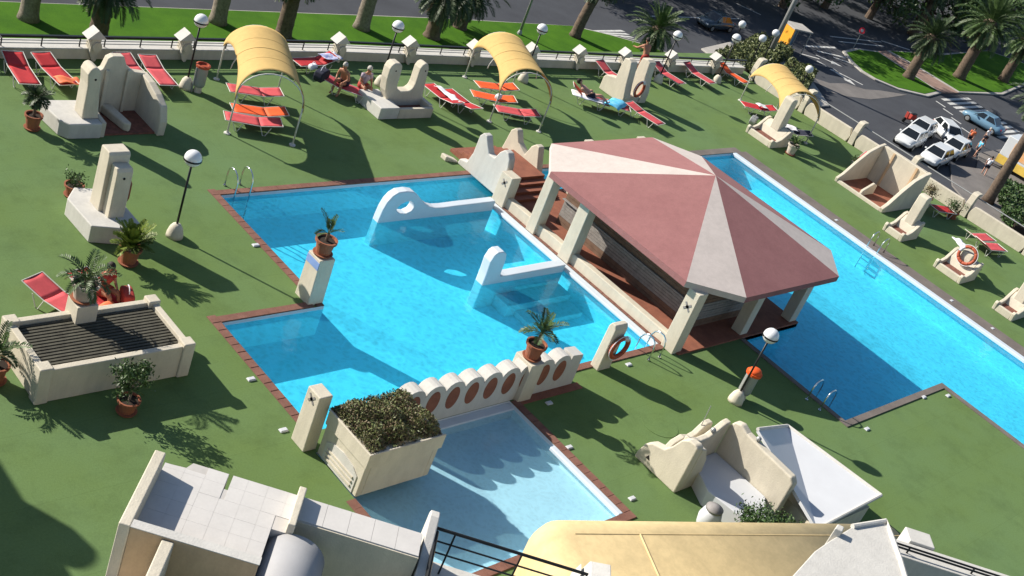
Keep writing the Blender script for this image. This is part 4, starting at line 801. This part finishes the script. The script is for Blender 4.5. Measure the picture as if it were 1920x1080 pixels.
# ------------------------------------------------------------------ people
EDG = [('pel', 'spi'), ('spi', 'che'), ('che', 'nec'), ('nec', 'hed')] + [(a+s_, b+s_) for s_ in 'LR' for a, b in (('sho', 'elb'), ('elb', 'wri'), ('hip', 'kne'), ('kne', 'ank'), ('ank', 'toe'))] + [('che', 'shoL'), ('che', 'shoR'), ('pel', 'hipL'), ('pel', 'hipR')]
RAD = dict(pel=.145, spi=.13, che=.15, nec=.055, hed=.06, sho=.07, elb=.045, wri=.033, hip=.105, kne=.062, ank=.042, toe=.035)
def person(label, loc, rz, J, skin='skin', hair='hairgrey', top=None, shorts='navy', fat=1.0, hat=None):
    t = thing('person', label, 'person', loc, rz)
    J = {k: Vector(v) for k, v in J.items()}; look = J.pop('look', None)
    nm = list(J); me = bpy.data.meshes.new('tmp'); me.from_pydata([tuple(J[k]) for k in nm], [(nm.index(a), nm.index(b)) for a, b in EDG], []); me.update()
    o = bpy.data.objects.new('tmp', me); C.objects.link(o); o.modifiers.new('k', 'SKIN'); sb = o.modifiers.new('s', 'SUBSURF'); sb.levels = 1; sb.render_levels = 1
    for i, k in enumerate(nm):
        r = RAD[k.rstrip('LR') if k[-1] in 'LR' else k]*(fat if k in ('pel', 'spi', 'che') else 1); me.skin_vertices[0].data[i].radius = (r, r); me.skin_vertices[0].data[i].use_root = (k == 'pel')
    dg = bpy.context.evaluated_depsgraph_get(); ev = o.evaluated_get(dg); m2 = ev.to_mesh(); b = MB(); b.add([v.co for v in m2.vertices], [tuple(p.vertices) for p in m2.polygons]); ev.to_mesh_clear()
    bpy.data.objects.remove(o)
    up = (J['hed']-J['nec']).normalized(); fwd = Vector((1, 0, 0)) if look is None else look
    fwd = (fwd-up*fwd.dot(up)).normalized(); sd_ = up.cross(fwd); hc = J['hed']+up*.05
    rot = Matrix((fwd, sd_, up)).transposed()
    def loc_(x, y, z): return hc+rot @ Vector((x, y, z))
    hd = MB().ball((0, 0, 0), .1, 14, 10, (.98, .78, 1.2)); b.add([hc+rot @ Vector(p) for p in hd.v], hd.f)
    b.tube([loc_(.09, 0, .03), loc_(.12, 0, -.015), loc_(.095, 0, -.025)], [.008, .016, .01], 6)
    for s_ in (-1, 1):
        e = MB().ball((0, 0, 0), .025, 8, 6, (.6, .35, 1)); b.add([loc_(0, s_*.08, 0)+Vector(p) for p in e.v], e.f)
    for s_, S in ((1, 'L'), (-1, 'R')):
        d = (J['wri'+S]-J['elb'+S]).normalized(); n = d.cross(up if abs(d.dot(up)) < .9 else fwd).normalized(); q = n.cross(d); w_ = J['wri'+S]
        b.tube([w_, w_+d*.05, w_+d*.09], [.028, .036, .032], 8)
        for k, l in enumerate((.062, .075, .07, .055)):
            o_ = w_+d*.08+n*(k-1.5)*.018; b.tube([o_, o_+d*l*.5, o_+d*l*.9-q*.02], [.009, .0085, .007], 6)
        b.tube([w_+d*.03-n*.03, w_+d*.06-n*.055, w_+d*.09-n*.06], [.011, .01, .008], 6)
    b.build('body', skin, t, smooth=True)
    hr = MB().ball((0, 0, 0), .108, 14, 8, (1.0, .82, 1.12)); keep = [loc_(p[0]-.018, p[1], p[2]+.03) for p in hr.v]
    H = MB(); H.add(keep, [f for f in hr.f if sum(hr.v[i][2] for i in f)/4 > (.01 if sum(hr.v[i][0] for i in f)/4 > .03 else -.07)]); H.build('hair', hair, t, smooth=True, solid=.012)
    ey = MB()
    for s_ in (-1, 1): e = MB().ball((0, 0, 0), .011, 8, 6); ey.add([loc_(.09, s_*.03, .02)+Vector(p) for p in e.v], e.f)
    ey.build('eyes', 'hairdark', t)
    mo = MB().ball((0, 0, 0), .018, 8, 6, (.4, 1, .35)); MB().add([loc_(.088, 0, -.055)+rot @ Vector(p) for p in mo.v], mo.f).build('mouth', 'ringred', t)
    if shorts:
        sh = MB()
        for S in 'LR': sh.tube([J['pel']+(J['hip'+S]-J['pel'])*.5, J['hip'+S], J['hip'+S].lerp(J['kne'+S], .42)], [.14, .125, .11], 12)
        sh.tube([J['pel']-(J['spi']-J['pel'])*.3, J['pel'], J['pel'].lerp(J['spi'], .45)], [.12, .165*fat, .15*fat], 14); sh.build('shorts', shorts, t, smooth=True)
    if top:
        tp = MB().tube([J['pel'].lerp(J['spi'], .3), J['spi'], J['che'], J['che'].lerp(J['nec'], .6)], [.155*fat, .15*fat, .17*fat, .09], 14)
        for S in 'LR': tp.tube([J['che'].lerp(J['sho'+S], .5), J['sho'+S], J['sho'+S].lerp(J['elb'+S], .5)], [.11, .088, .066], 10)
        tp.build('shirt', top, t, smooth=True)
    if hat:
        hm = MB().lathe([(.19, 0), (.105, .01), (.1, .08), (.05, .11), (0, .11)], n=16); MB().add([loc_(0, 0, .06)+rot @ Vector(p) for p in hm.v], hm.f).build('hat', hat, t, smooth=True)
    return t
def sit(lean=.1, arm=.3, kn=.44):
    J = dict(pel=(0, 0, .12), spi=(-.02+lean*.3, 0, .32), che=(lean*.8, 0, .50), nec=(lean, 0, .66), hed=(lean+.03, 0, .76))
    for s_, S in ((1, 'L'), (-1, 'R')):
        J.update({'sho'+S: (lean*.9, s_*.18, .57), 'elb'+S: (.08+arm*.3, s_*.24, .33), 'wri'+S: (.3+arm*.2, s_*.16, .22), 'hip'+S: (.05, s_*.1, .1), 'kne'+S: (kn, s_*.14, .16), 'ank'+S: (kn+.06, s_*.14, -.26), 'toe'+S: (kn+.2, s_*.15, -.31)})
    return J
def lie(back=28):
    b = R(back); c, s0 = math.cos(b), math.sin(b); J = dict(pel=(0, 0, .12), spi=(-.2*c, 0, .12+.2*s0), che=(-.4*c, 0, .13+.4*s0), nec=(-.55*c, 0, .14+.55*s0), hed=(-.65*c, 0, .18+.65*s0), look=(.5, 0, 1))
    for s_, S in ((1, 'L'), (-1, 'R')):
        J.update({'sho'+S: (-.48*c, s_*.18, .11+.48*s0), 'elb'+S: (-.22*c, s_*.26, .1+.2*s0), 'wri'+S: (.0, s_*.17, .26), 'hip'+S: (.06, s_*.1, .11), 'kne'+S: (.46, s_*.12, .16 if s_ > 0 else .3), 'ank'+S: (.86, s_*.12, .06), 'toe'+S: (.92, s_*.14, .16)})
    return J
def stand(lean=0.0, step=.1, arms=0):
    J = dict(pel=(0, 0, .95), spi=(lean*.3, 0, 1.15), che=(lean*.7, 0, 1.34), nec=(lean, 0, 1.49), hed=(lean*1.15+.02, 0, 1.59))
    for s_, S in ((1, 'L'), (-1, 'R')):
        J.update({'sho'+S: (lean*.9, s_*.19, 1.42), 'elb'+S: (lean*.9+.05+arms*.25, s_*.25, 1.14), 'wri'+S: (lean*.9+.12+arms*.45, s_*.2, .92+arms*.15), 'hip'+S: (0, s_*.1, .9), 'kne'+S: (.04+s_*step*.5, s_*.11, .48), 'ank'+S: (-.02+s_*step, s_*.11, .07), 'toe'+S: (.15+s_*step, s_*.13, .03)})
    return J
person('tanned grey haired sunbather sitting bent forward on the lounger', (28.2, 31.95, .36), R(-160), sit(.28, .6), fat=1.2); person('sunbather in a mauve top sitting behind the grey haired one', (28.85, 31.75, .36), R(-95), sit(.15, .3), top='mauve', hair='hairgrey', shorts='redcloth')
person('sunbather reclining left of the twin slabs in dark shorts', (40.45, 30.6, .36), R(-40), lie(30), skin='skinpale', hair='hairdark', fat=1.15); person('tanned person leaning on the back balustrade', (47.0, 33.3, 0), R(80), stand(.22, .08, 1), hair='hairdark', shorts='redcloth')
person('tanned dark haired person on the lounger behind the slatted box', (13.8, 21.85, .36), R(-75), sit(.12, .2), hair='hairdark', shorts='redcloth', top='redcloth')
for (lab, x, y, a, tp, h) in (('pedestrian in a coral top by the parked white cars', 103.9, 38.6, 200, 'salmon', 'hairdark'), ('pedestrian in a blue shirt at the edge of the plaza', 102.1, 36.8, 150, 'towelblue', 'hairdark'), ('pedestrian in a white shirt near the crossing', 106.7, 38.4, 80, 'towelwhite', 'hairgrey'), ('pedestrian in pale clothes standing on the plaza', 99.0, 34.3, 30, 'towelwhite', 'hairdark')):
    person(lab, (x, y, GZ+.05), R(a), stand(.02, .2), top=tp, hair=h, shorts='navy', skin='skinpale')

# ------------------------------------------------------------------ vehicles
def car(label, x, y, hd, m, cat='car', hatch=True, sc=1.0, group='parked white cars'):
    t = thing('parked_car', label, cat, (x, y, GZ), R(hd), group); t.scale = (sc,)*3
    st_ = [(-2.02, .62, .42, .60), (-1.95, .78, .30, .80), (-1.6, .84, .22, .90), (-.6, .86, .2, .92), (.5, .86, .2, .92), (1.05, .84, .22, .88), (1.6, .80, .25, .80), (1.95, .70, .32, .68), (2.05, .56, .42, .58)]
    P = [[(x_, -w_*.8, zb), (x_, -w_, zb+.14), (x_, -w_*1.0, (zb+zt)/2+.05), (x_, -w_*.93, zt-.02), (x_, -w_*.55, zt+.035), (x_, 0, zt+.05), (x_, w_*.55, zt+.035), (x_, w_*.93, zt-.02), (x_, w_*1.0, (zb+zt)/2+.05), (x_, w_, zb+.14), (x_, w_*.8, zb), (x_, 0, zb), (x_, -w_*.8, zb)] for x_, w_, zb, zt in st_]
    b = MB().grid(P); n = len(P[0]); b.f.append(tuple(range(n-1))); b.f.append(tuple(reversed(range((len(P)-1)*n, len(P)*n-1)))); b.build('body', m, t, smooth=True, bevel=0)
    xb0, xb1, xr0, xr1 = (-1.9, 1.15, -1.35, .35) if hatch else (-1.45, 1.1, -.85, .3)
    zt, zr = .90, 1.46; wb, wr = .80, .62
    B = [Vector(p) for p in ((xb0, -wb, zt), (xb1, -wb, zt), (xb1, wb, zt), (xb0, wb, zt), (xr0, -wr, zr), (xr1, -wr, zr), (xr1, wr, zr), (xr0, wr, zr))]
    MB().add(B, [(4, 5, 6, 7), (0, 1, 5, 4), (1, 2, 6, 5), (2, 3, 7, 6), (3, 0, 4, 7)]).build('cabin', m, t, bevel=.06)
    def pane(nm, q, s0, s1):
        a, b_, c, d = q; ce = (a+b_+c+d)/4; no = (b_-a).cross(d-a).normalized()*.012
        f = lambda p: ce+(p-ce)*s0; MB().prism([f(a)+no, f(b_)+no, f(c)+no, f(d)+no], -no*.6).build(nm, 'glass', t)
    pane('windscreen', (B[1], B[2], B[6], B[5]), .84, 1); pane('rear_window', (B[3], B[0], B[4], B[7]), .8, 1)
    for s_, (i0, i1, i2, i3) in ((0, (0, 1, 5, 4)), (1, (2, 3, 7, 6))):
        a, b_, c, d = B[i0], B[i1], B[i2], B[i3]; m0, m1 = (a+b_)/2, (c+d)/2; pane('side_window', (a, m0, m1, d), .8, 1); pane('side_window', (m0, b_, c, m1), .78, 1)
    for xx in (-1.28, 1.28):
        for s_ in (-1, 1):
            wl = MB().lathe([(.2, -.09), (.3, -.09), (.31, 0), (.3, .09), (.2, .09)], n=18); wl.xf(Matrix.Translation((xx, s_*.78, .31)) @ Matrix.Rotation(R(90), 4, 'X')); o = wl.build('wheel', 'rubber', t, smooth=False)
            rm = MB().lathe([(.19, -.095), (.2, .095), (.05, .1), (0, .1)], n=12); rm.xf(Matrix.Translation((xx, s_*.78, .31)) @ Matrix.Rotation(R(-90*s_), 4, 'X')); rm.build('rim', 'greymetal', o)
    for s_ in (-1, 1):
        MB().box(1.86, 2.0, s_*.56-.13, s_*.56+.13, .56, .68).build('headlight', 'headlight', t, bevel=.03); MB().box(-2.0, -1.88, s_*.62-.1, s_*.62+.1, .6, .82).build('taillight', 'taillight', t, bevel=.03)
        MB().box(.55, .7, s_*.93-.08, s_*.93+.08, .92, 1.04).build('mirror', m, t, bevel=.03)
    MB().box(-2.05, -2.0, -.25, .25, .42, .54).build('number_plate', 'white', t)
car('silver white car nearest the parapet', 94.6, 36.8, 188, 'carwhite', sc=1.0); car('white car left in the parked group', 95.0, 39.6, 190, 'carwhite'); car('white car behind the left one, half hidden', 98.9, 40.8, 190, 'carwhite')
car('white car at an angle in the middle of the group', 102.3, 39.9, 235, 'carwhite'); car('white car right behind the nearest silver one', 99.4, 37.6, 188, 'carwhite')
car('pale blue car beside the zebra crossing', 112.3, 41.4, 95, 'carblue', hatch=False, group='moving cars'); car('dark blue car driving on the top road', 93.0, 60.3, 178, 'cardark', hatch=False, group='moving cars')
def scooter(label, x, y, a, m):
    t = thing('motor_scooter', label, 'scooter', (x, y, GZ), R(a))
    for xx in (-.6, .6):
        wl = MB().lathe([(.12, -.05), (.22, -.05), (.22, .05), (.12, .05)], n=14); wl.xf(Matrix.Translation((xx, 0, .22)) @ Matrix.Rotation(R(90), 4, 'X')); wl.build('wheel', 'rubber', t)
    MB().prism_y([(-.85, .45), (-.7, .75), (-.1, .78), (0, .4), (.3, .38), (.45, .95), (.55, .95), (.5, .3), (-.3, .25), (-.8, .35)], -.16, .16).build('body', m, t, bevel=.04); MB().box(-.75, -.05, -.13, .13, .78, .86).build('seat', 'black', t, bevel=.03)
    MB().tube([(.5, -.3, 1.02), (.48, 0, .98), (.5, .3, 1.02)], .018, 6).build('handlebar', 'black', t)
scooter('red motor scooter waiting above the parked cars', 100.6, 43.0, 170, 'redcloth'); scooter('motor scooter parked by the yellow truck', 98.6, 31.0, 120, 'towelwhite'); scooter('dark scooter beside the palm trunk at the right edge', 96.9, 29.8, 120, 'black')
t = thing('food_truck', 'white and yellow box truck at the right frame edge', 'truck', (104.6, 32.2, GZ), R(-86), None)
MB().box(-3.4, 1.2, -1.1, 1.1, 1.15, 2.9).build('cargo_box', 'carwhite', t, bevel=.05); MB().box(-3.42, 1.22, -1.12, 1.12, .45, 1.15).build('yellow_skirt', 'vanyellow', t, bevel=.03)
MB().prism_y([(1.3, .45), (1.3, 2.3), (1.9, 2.25), (2.5, 1.45), (3.0, 1.3), (3.05, .45)], -1.02, 1.02).build('cab', 'carwhite', t, bevel=.06); MB().prism([(1.95, -.9, 2.2), (2.5, -.9, 1.5), (2.5, .9, 1.5), (1.95, .9, 2.2)], (.02, 0, .02)).build('windscreen', 'glass', t)
MB().box(-2.6, .5, -1.125, -1.115, 1.4, 2.6).build('side_panel', 'vanart', t); MB().box(-2.6, .5, 1.115, 1.125, 1.4, 2.6).build('side_panel', 'vanart', t); MB().box(-1.2, -.4, -.4, .4, 2.9, 3.05).build('roof_vent', 'greytop', t)
for xx in (-2.2, 2.2):
    for s_ in (-1, 1): wl = MB().lathe([(.2, -.12), (.4, -.12), (.4, .12), (.2, .12)], n=18); wl.xf(Matrix.Translation((xx, s_*.98, .4)) @ Matrix.Rotation(R(90), 4, 'X')); wl.build('wheel', 'rubber', t)

# ------------------------------------------------------------------ street furniture
def street_pole(label, x, y, h, r, arm=True):
    t = thing('street_lamp', label, 'street lamp', (x, y, GZ)); MB().tube([(0, 0, 0), (0, 0, h*.5), (0, 0, h)], [r, r*.8, r*.6], 12).build('pole', 'greymetal', t, smooth=True)
    MB().tube([(0, 0, h), (.6, 0, h+.5), (1.6, 0, h+.6)], r*.5, 8).build('arm', 'greymetal', t); MB().box(1.3, 2.1, -.16, .16, h+.5, h+.65).build('lamp_head', 'greymetal', t, bevel=.04)
    MB().lathe([(r*1.8, 0), (r*1.8, .3), (r, .5)], n=12).build('base', 'greymetal', t)
street_pole('thick grey street lamp pole behind the corner awning', 93.5, 54.2, 13, .24); street_pole('thin grey street lamp pole behind the middle awning', 65.5, 57.6, 11, .1)
for (lab, x, y) in (('street globe lamp with pale ball in front of the side road', 86.0, 46.0), ('street globe lamp at the end of the verge hedge', 86.6, 53.7), ('street globe lamp beside the thick grey pole', 89.7, 52.3), ('street globe lamp low in the corner hedge', 86.3, 51.2)):
    t = thing('street_globe_lamp', lab, 'lamp', (x, y, GZ), group='street globe lamps'); MB().tube([(0, 0, 0), (0, 0, 3.2)], .05, 8).build('pole', 'black', t); MB().ball((0, 0, 3.5), .32, 18, 10).build('globe', 'globe', t, smooth=True)
t = thing('road_sign', 'round red and white road sign on the tip of the island', 'sign', (111.6, 56.4, GZ)); MB().tube([(0, 0, 0), (0, 0, 2.2)], .04, 8).build('pole', 'greymetal', t)
for nm, r, x_, mm in (('disc', .32, -.04, 'signred'), ('disc_face', .16, -.052, 'white')): MB().prism([(x_, r*math.cos(a*math.pi/8), 2.2+r*math.sin(a*math.pi/8)) for a in range(16)], (.02, 0, 0)).build(nm, mm, t)
t = thing('bus_shelter', 'small glazed shelter with an orange poster panel at the street corner', 'shelter', (99.2, 56.0, GZ+.1), R(-20)); MB().box(-1.0, -.9, -.9, .9, .1, 2.3).build('poster_panel', 'signorange', t); MB().box(-.85, 1.0, .86, .9, .3, 2.1).build('glass_pane', 'carblue', t); MB().box(-1.05, 1.1, -.95, 1.0, 2.3, 2.42).build('roof', 'kerb', t)
for xx in (-.85, .95):
    for yy in (-.85, .85): MB().box(xx-.04, xx+.04, yy-.04, yy+.04, 0, 2.3).build('post', 'greymetal', t)

# ------------------------------------------------------------------ hedges and trees of the street
def hedge(label, x0, y0, x1, y1, wd, h, n, m='hedge'):
    d = Vector((x1-x0, y1-y0)); nrm = Vector((-d.y, d.x)).normalized()
    def fn():
        u = random.random(); v = random.uniform(-.5, .5); k = noise.noise((u*d.length*.7, v*3, x0))*.25
        top = random.random() < .6; z = h*(1+k) if top else random.uniform(.1, h); vv = v if top else math.copysign(.5, v)
        return x0+d.x*u+nrm.x*vv*wd*(1+k), y0+d.y*u+nrm.y*vv*wd*(1+k), GZ+.1+z*random.uniform(.9, 1.03)
    o = leaf_cloud(MB(), n, fn, .16)
    a, b = Vector((x0, y0, 0)), Vector((x1, y1, 0)); nn = nrm.to_3d()*wd*.42
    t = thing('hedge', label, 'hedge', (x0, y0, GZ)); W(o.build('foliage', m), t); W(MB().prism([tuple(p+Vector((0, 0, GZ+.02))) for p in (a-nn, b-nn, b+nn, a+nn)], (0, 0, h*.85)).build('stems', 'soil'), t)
hedge('olive green hedge at the street corner behind the balustrade end', 85, 52, 97, 56, 3.2, 1.0, 5200); hedge('dark hedge below the parapet along the side road', 86, 47, 95, 51.5, 2.4, 1.1, 3500); hedge('dark green bushes at the right edge beside the palm trunk', 91, 25.5, 100, 31, 4.5, .9, 5200, 'leaf')
palm('brown palm trunk crossing the yellow truck', 93.3, 30.9, 8.5, .42, 1, 1.0, tm='trunk')
def tree_meshes(seed):
    random.seed(seed); tr = MB().tube([(0, 0, 0), (.1, 0, 1.5), (.0, .1, 3.0)], [.32, .24, .18], 10); lm = []
    for k in range(9):
        a = k*2.4; L_ = random.uniform(1.6, 2.8); e = (L_*math.cos(a)*.95, L_*math.sin(a)*.95, 1.2+random.uniform(.2, 3.6)); tr.tube([(0, .05, 1.0+.2*k), (e[0]*.5, e[1]*.5, (1.3+e[2])/2), e], [.12, .08, .03], 6); lm.append(e)
    cl = [(e[0]+random.gauss(0, .7), e[1]+random.gauss(0, .7), e[2]+random.gauss(0.3, .6)) for e in lm for _ in range(5)]
    def fn():
        c = random.choice(cl); return c[0]+random.gauss(0, .42), c[1]+random.gauss(0, .42), c[2]+random.gauss(0, .36)
    lf = leaf_cloud(MB(), 5200, fn, .17); a, b = tr.mesh('trunk'), lf.mesh('crown'); a.materials.append(M['trunk']); b.materials.append(M['leaf']); return a, b
TM = [tree_meshes(3), tree_meshes(5)]
for i, (x, y, s_) in enumerate(((84, 70, 1.3), (92, 71.5, 1.5), (100.5, 71, 1.5), (112, 66.0, 1.5), (121, 66.5, 1.4), (127.5, 64.5, 1.5), (137, 62.5, 1.5), (146, 60, 1.6), (152, 66, 1.7), (141, 70, 1.8), (130, 74, 1.8), (162, 70, 1.9), (174, 74, 2.0), (105, 69.5, 1.6))):
    t = thing('street_tree', 'dark leafy street tree, %s from the left along the top road' % ('first', 'second', 'third', 'fourth', 'fifth', 'sixth', 'seventh', 'eighth', 'ninth', 'tenth', 'eleventh', 'twelfth', 'thirteenth', 'last')[i], 'tree', (x, y, GZ), i*1.1, 'trees along the top road'); t.scale = (s_,)*3
    inst(TM[i % 2][0], 'trunk', t); inst(TM[i % 2][1], 'crown', t)
random.seed(11)

# ------------------------------------------------------------------ hotel: lower terrace and balconies at 45 degrees
ht = thing('hotel_terrace', 'white tiled hotel roof terrace with cream parapet in the lower left', 'terrace', (9.09, 12.07, 0), R(-45))
FZ, PZ = 4.85, 5.2
def T(o): o.parent = ht; return o
T(MB().box(.06, .23, -1.9, -.2, 0, PZ).build('parapet', 'stucco', bevel=.02)); T(MB().box(.23, 2.1, -1.9, -1.75, 0, PZ-.015).build('parapet', 'stucco_tan', bevel=.02)); T(MB().box(.231, 2.11, -1.905, -1.745, PZ-.015, PZ).build('parapet_cap', 'stucco_white'))  # front parapet's tan carries its warm bounce-lit shade as colour
T(MB().prism_z([(.23, -1.75), (2.1, -1.75), (2.1, -.75), (2.32, -.75), (2.32, .15), (1.28, .15), (1.28, -.21), (1.21, -.21), (1.21, .15), (.63, .15), (.56, 0), (.23, -.03)], 0, FZ).build('floor_slab', 'grout'))
tw = .3255
tme = MB().box(.0012, tw-.0012, .0012, tw-.0012, 0, .006).mesh('floor_tile'); tme.materials.append(M['tileroof'])
for i in range(7):
    for j in range(6):
        x, y = .23+i*tw, -1.75+j*tw; x1, y1 = min(x+tw, 2.32), min(y+tw, .145)
        if y < -.76 and x1 > 2.1: x1 = 2.1
        if x < .6 and y1 > -.02: y1 = -.03
        if x1-x < .05 or y1-y < .05: continue
        sp_ = [(x, x1)]
        if x < 1.21 and x1 > 1.28 and y1 > -.21: sp_ = [(x, 1.21), (1.28, x1)]
        for (p0, p1) in sp_:
            o = inst(tme, 'floor_tile', ht, (p0, y, FZ+random.uniform(0, .002))); o.scale = ((p1-p0)/tw, (y1-y)/tw, 1)
T(MB().box(2.32, 2.44, -.75, .16, 0, FZ+.2).build('cross_wall', 'stucco', bevel=.02)); T(MB().box(2.44, 4.42, -.4, .15, 0, FZ).build('ledge', 'grout', bevel=.015))
for i in range(5): T(MB().box(2.446+i*.394, 2.835+i*.394, -.39, .14, FZ, FZ+.012).build('ledge_tile', 'tileroof'))
T(MB().box(.7, .88, -2.9, -1.905, 0, PZ-.05).build('rib_wall', 'stucco', bevel=.02)); T(MB().box(-.15, .69, -3.2, -2.25, 0, 4.0).build('lower_balcony', 'stucco_white', bevel=.02)); T(MB().box(.9, 2.0, -2.9, -1.95, 0, 3.6).build('lower_floor', 'redcloth'))
P_ = [[(2.55-.5*math.cos(R(k*7.5)), y, 4.38+.5*math.sin(R(k*7.5))) for k in range(25)] for y in (-.76, -1.6, -2.4, -4.0)]
T(MB().grid(P_).build('barrel_awning', 'greyawn', smooth=True, solid=.02)); T(MB().prism([p for p in P_[0]], (0, .02, 0)).build('barrel_end', 'greyawn')); T(MB().box(2.44, 4.42, -.42, -.4, 0, FZ-.01).build('facade', 'stucco'))
hb = thing('hotel_balcony', 'hotel balcony with black rails and a white end post at the bottom', 'balcony', (9.09, 12.07, 0), R(-45))
def T2(o): o.parent = hb; return o
T2(MB().prism_x([(.62, 0), (.66, 4.9), (.58, 5.02), (.44, 5.02), (-1.4, 4.2), (-1.4, 0)], 4.46, 4.62).build('end_wall', 'stucco_white', bevel=.02)); T2(MB().box(4.62, 8.6, -1.6, .6, 0, 3.95).build('floor', 'stucco_white')); T2(MB().box(4.62, 8.6, -1.6, -.45, 3.95, 3.96).build('inner_floor', 'stucco_tan'))
T2(MB().tube([(4.5, .35, 4.88), (8.6, .35, 4.88)], .028, 8).build('hand_rail', 'black')); T2(MB().tube([(4.64, .3, 4.85), (4.64, -1.4, 4.5)], .04, 8).build('side_rail', 'black'))
for z in (4.62, 4.38): T2(MB().tube([(4.62, .35, z), (8.6, .35, z)], .016, 6).build('lower_rail', 'black'))
for x in (4.95, 6.1, 7.25, 8.4): T2(MB().box(x-.015, x+.015, .34, .36, 3.95, 4.88).build('stanchion', 'black'))
cn = thing('ochre_canopy', 'long rounded ochre awning box at the bottom edge', 'awning', (16.0, 9.75, 0), R(-21.8))
def rr(ins):
    p = []
    for (cx, cy, a0) in ((.75, -.75, 90), (.75, -3.4, 180)):
        for k in range(7): a = R(a0+15*k); p.append((cx+(.75-ins)*math.cos(a), cy+(.75-ins)*math.sin(a)))
    return p+[(9.0, -4.15+ins), (9.0, -ins)]
rings = [[(x, y, z*(1-.085*max(0, -y-.75)/2.65)) for x, y in rr(i_)] for i_, z in ((0, 0), (0, 2.9), (.03, 3.1), (.12, 3.32), (.28, 3.48), (.5, 3.56), (.72, 3.59))]
m = MB(); n = len(rings[0])
for r_ in rings: m.v += r_
m.f = [(i*n+k, i*n+(k+1) % n, (i+1)*n+(k+1) % n, (i+1)*n+k) for i in range(len(rings)-1) for k in range(n)]
m.f.append(tuple(range((len(rings)-1)*n, len(rings)*n))); m.build('canopy', 'ochre', cn, smooth=True); MB().tube([(2.2, -.74, 3.59), (2.2, -3.4, 3.29)], .022, 8).build('seam', 'ochre', cn)
MB().tube([(.74, -.74, 3.59), (9, -.74, 3.59)], .012, 6).build('seam', 'ochre', cn)
nb = thing('notched_block', 'small white notched masonry piece in front of the ochre awning', 'masonry block', (14.6, 7.3, 0), R(-45)); MB().prism_y([(-.2, 4), (-.2, 4.6), (-.12, 4.85), (-.08, 4.7), (0, 4.95), (.35, 5.0), (.38, 4)], -.5, .1).build('block', 'stucco_white', nb, bevel=.02)
MB().box(-.3, .5, -.6, .2, 0, 4).build('base', 'stucco_white', nb)
wb = thing('white_roof_block', 'white hotel roof block with a raised rim in the lower right', 'roof', (18, 4.5, 0))
poly = [(19.25, 5.36), (20.15, 5.16), (19.91, 4.89), (19.43, 4.38), (19.08, 4.05), (17.89, 3.12), (14.79, 4.51), (16.7, 5.04), (17.87, 5.28), (18.37, 5.32)]
W(MB().prism_z(poly, 0, 5.96).build('block', 'stucco_white', bevel=.02), wb); W(MB().tube([(*p_, 5.97) for p_ in poly[0:5]], .05, 8).build('rim', 'stucco_white'), wb); W(MB().prism_z([(18.62, 5.42), (18.80, 5.47), (18.86, 5.36), (18.7, 5.3)], 0, 6.1).build('flue', 'stucco_white', bevel=.02), wb)
hb2 = thing('hotel_balcony', 'pale hotel balcony edge with dark rails in the lower right corner', 'balcony', (21.64, 5.24, 0), R(-45))
MB().box(-.2, 4.5, -.5, 0, 0, 4.9).build('parapet', 'stucco_white', hb2, bevel=.02); MB().box(.35, .9, .02, .45, 0, 4.95).build('pier', 'stucco_white', hb2, bevel=.02)
for y in (-.35, -.45): MB().tube([(-.2, y, 5.05), (4.5, y, 5.05)], .022, 8).build('hand_rail', 'black', hb2)
for x in (.2, 1.6, 3.0): MB().box(x-.015, x+.015, -.36, -.34, 4.9, 5.05).build('stanchion', 'black', hb2)
# hotel wing left of the picture whose shadow falls across the lower left corner
hw = thing('hotel_wing', 'white hotel wing left of the deck', 'building', (0, 22, 0))
W(MB().box(-8, 4.45, 18, 29, 0, 6).build('wall', 'stucco_white', bevel=.05), hw); W(MB().lathe([(.5, 6), (.5, 6.7), (.35, 7.0), (0, 7.1)], (4.2, 25.2, 0), 14).build('chimney', 'stucco_white'), hw)
for k in range(4): W(MB().box(4.44, 4.47, 18.8+k*2.6, 20.4+k*2.6, 2.2, 4.2).build('window', 'glassblock'), hw)
W(MB().box(-8.1, 4.6, 17.9, 29.1, 5.8, 6.1).build('cornice', 'stucco_white'), hw)
bpy.context.view_layer.update()
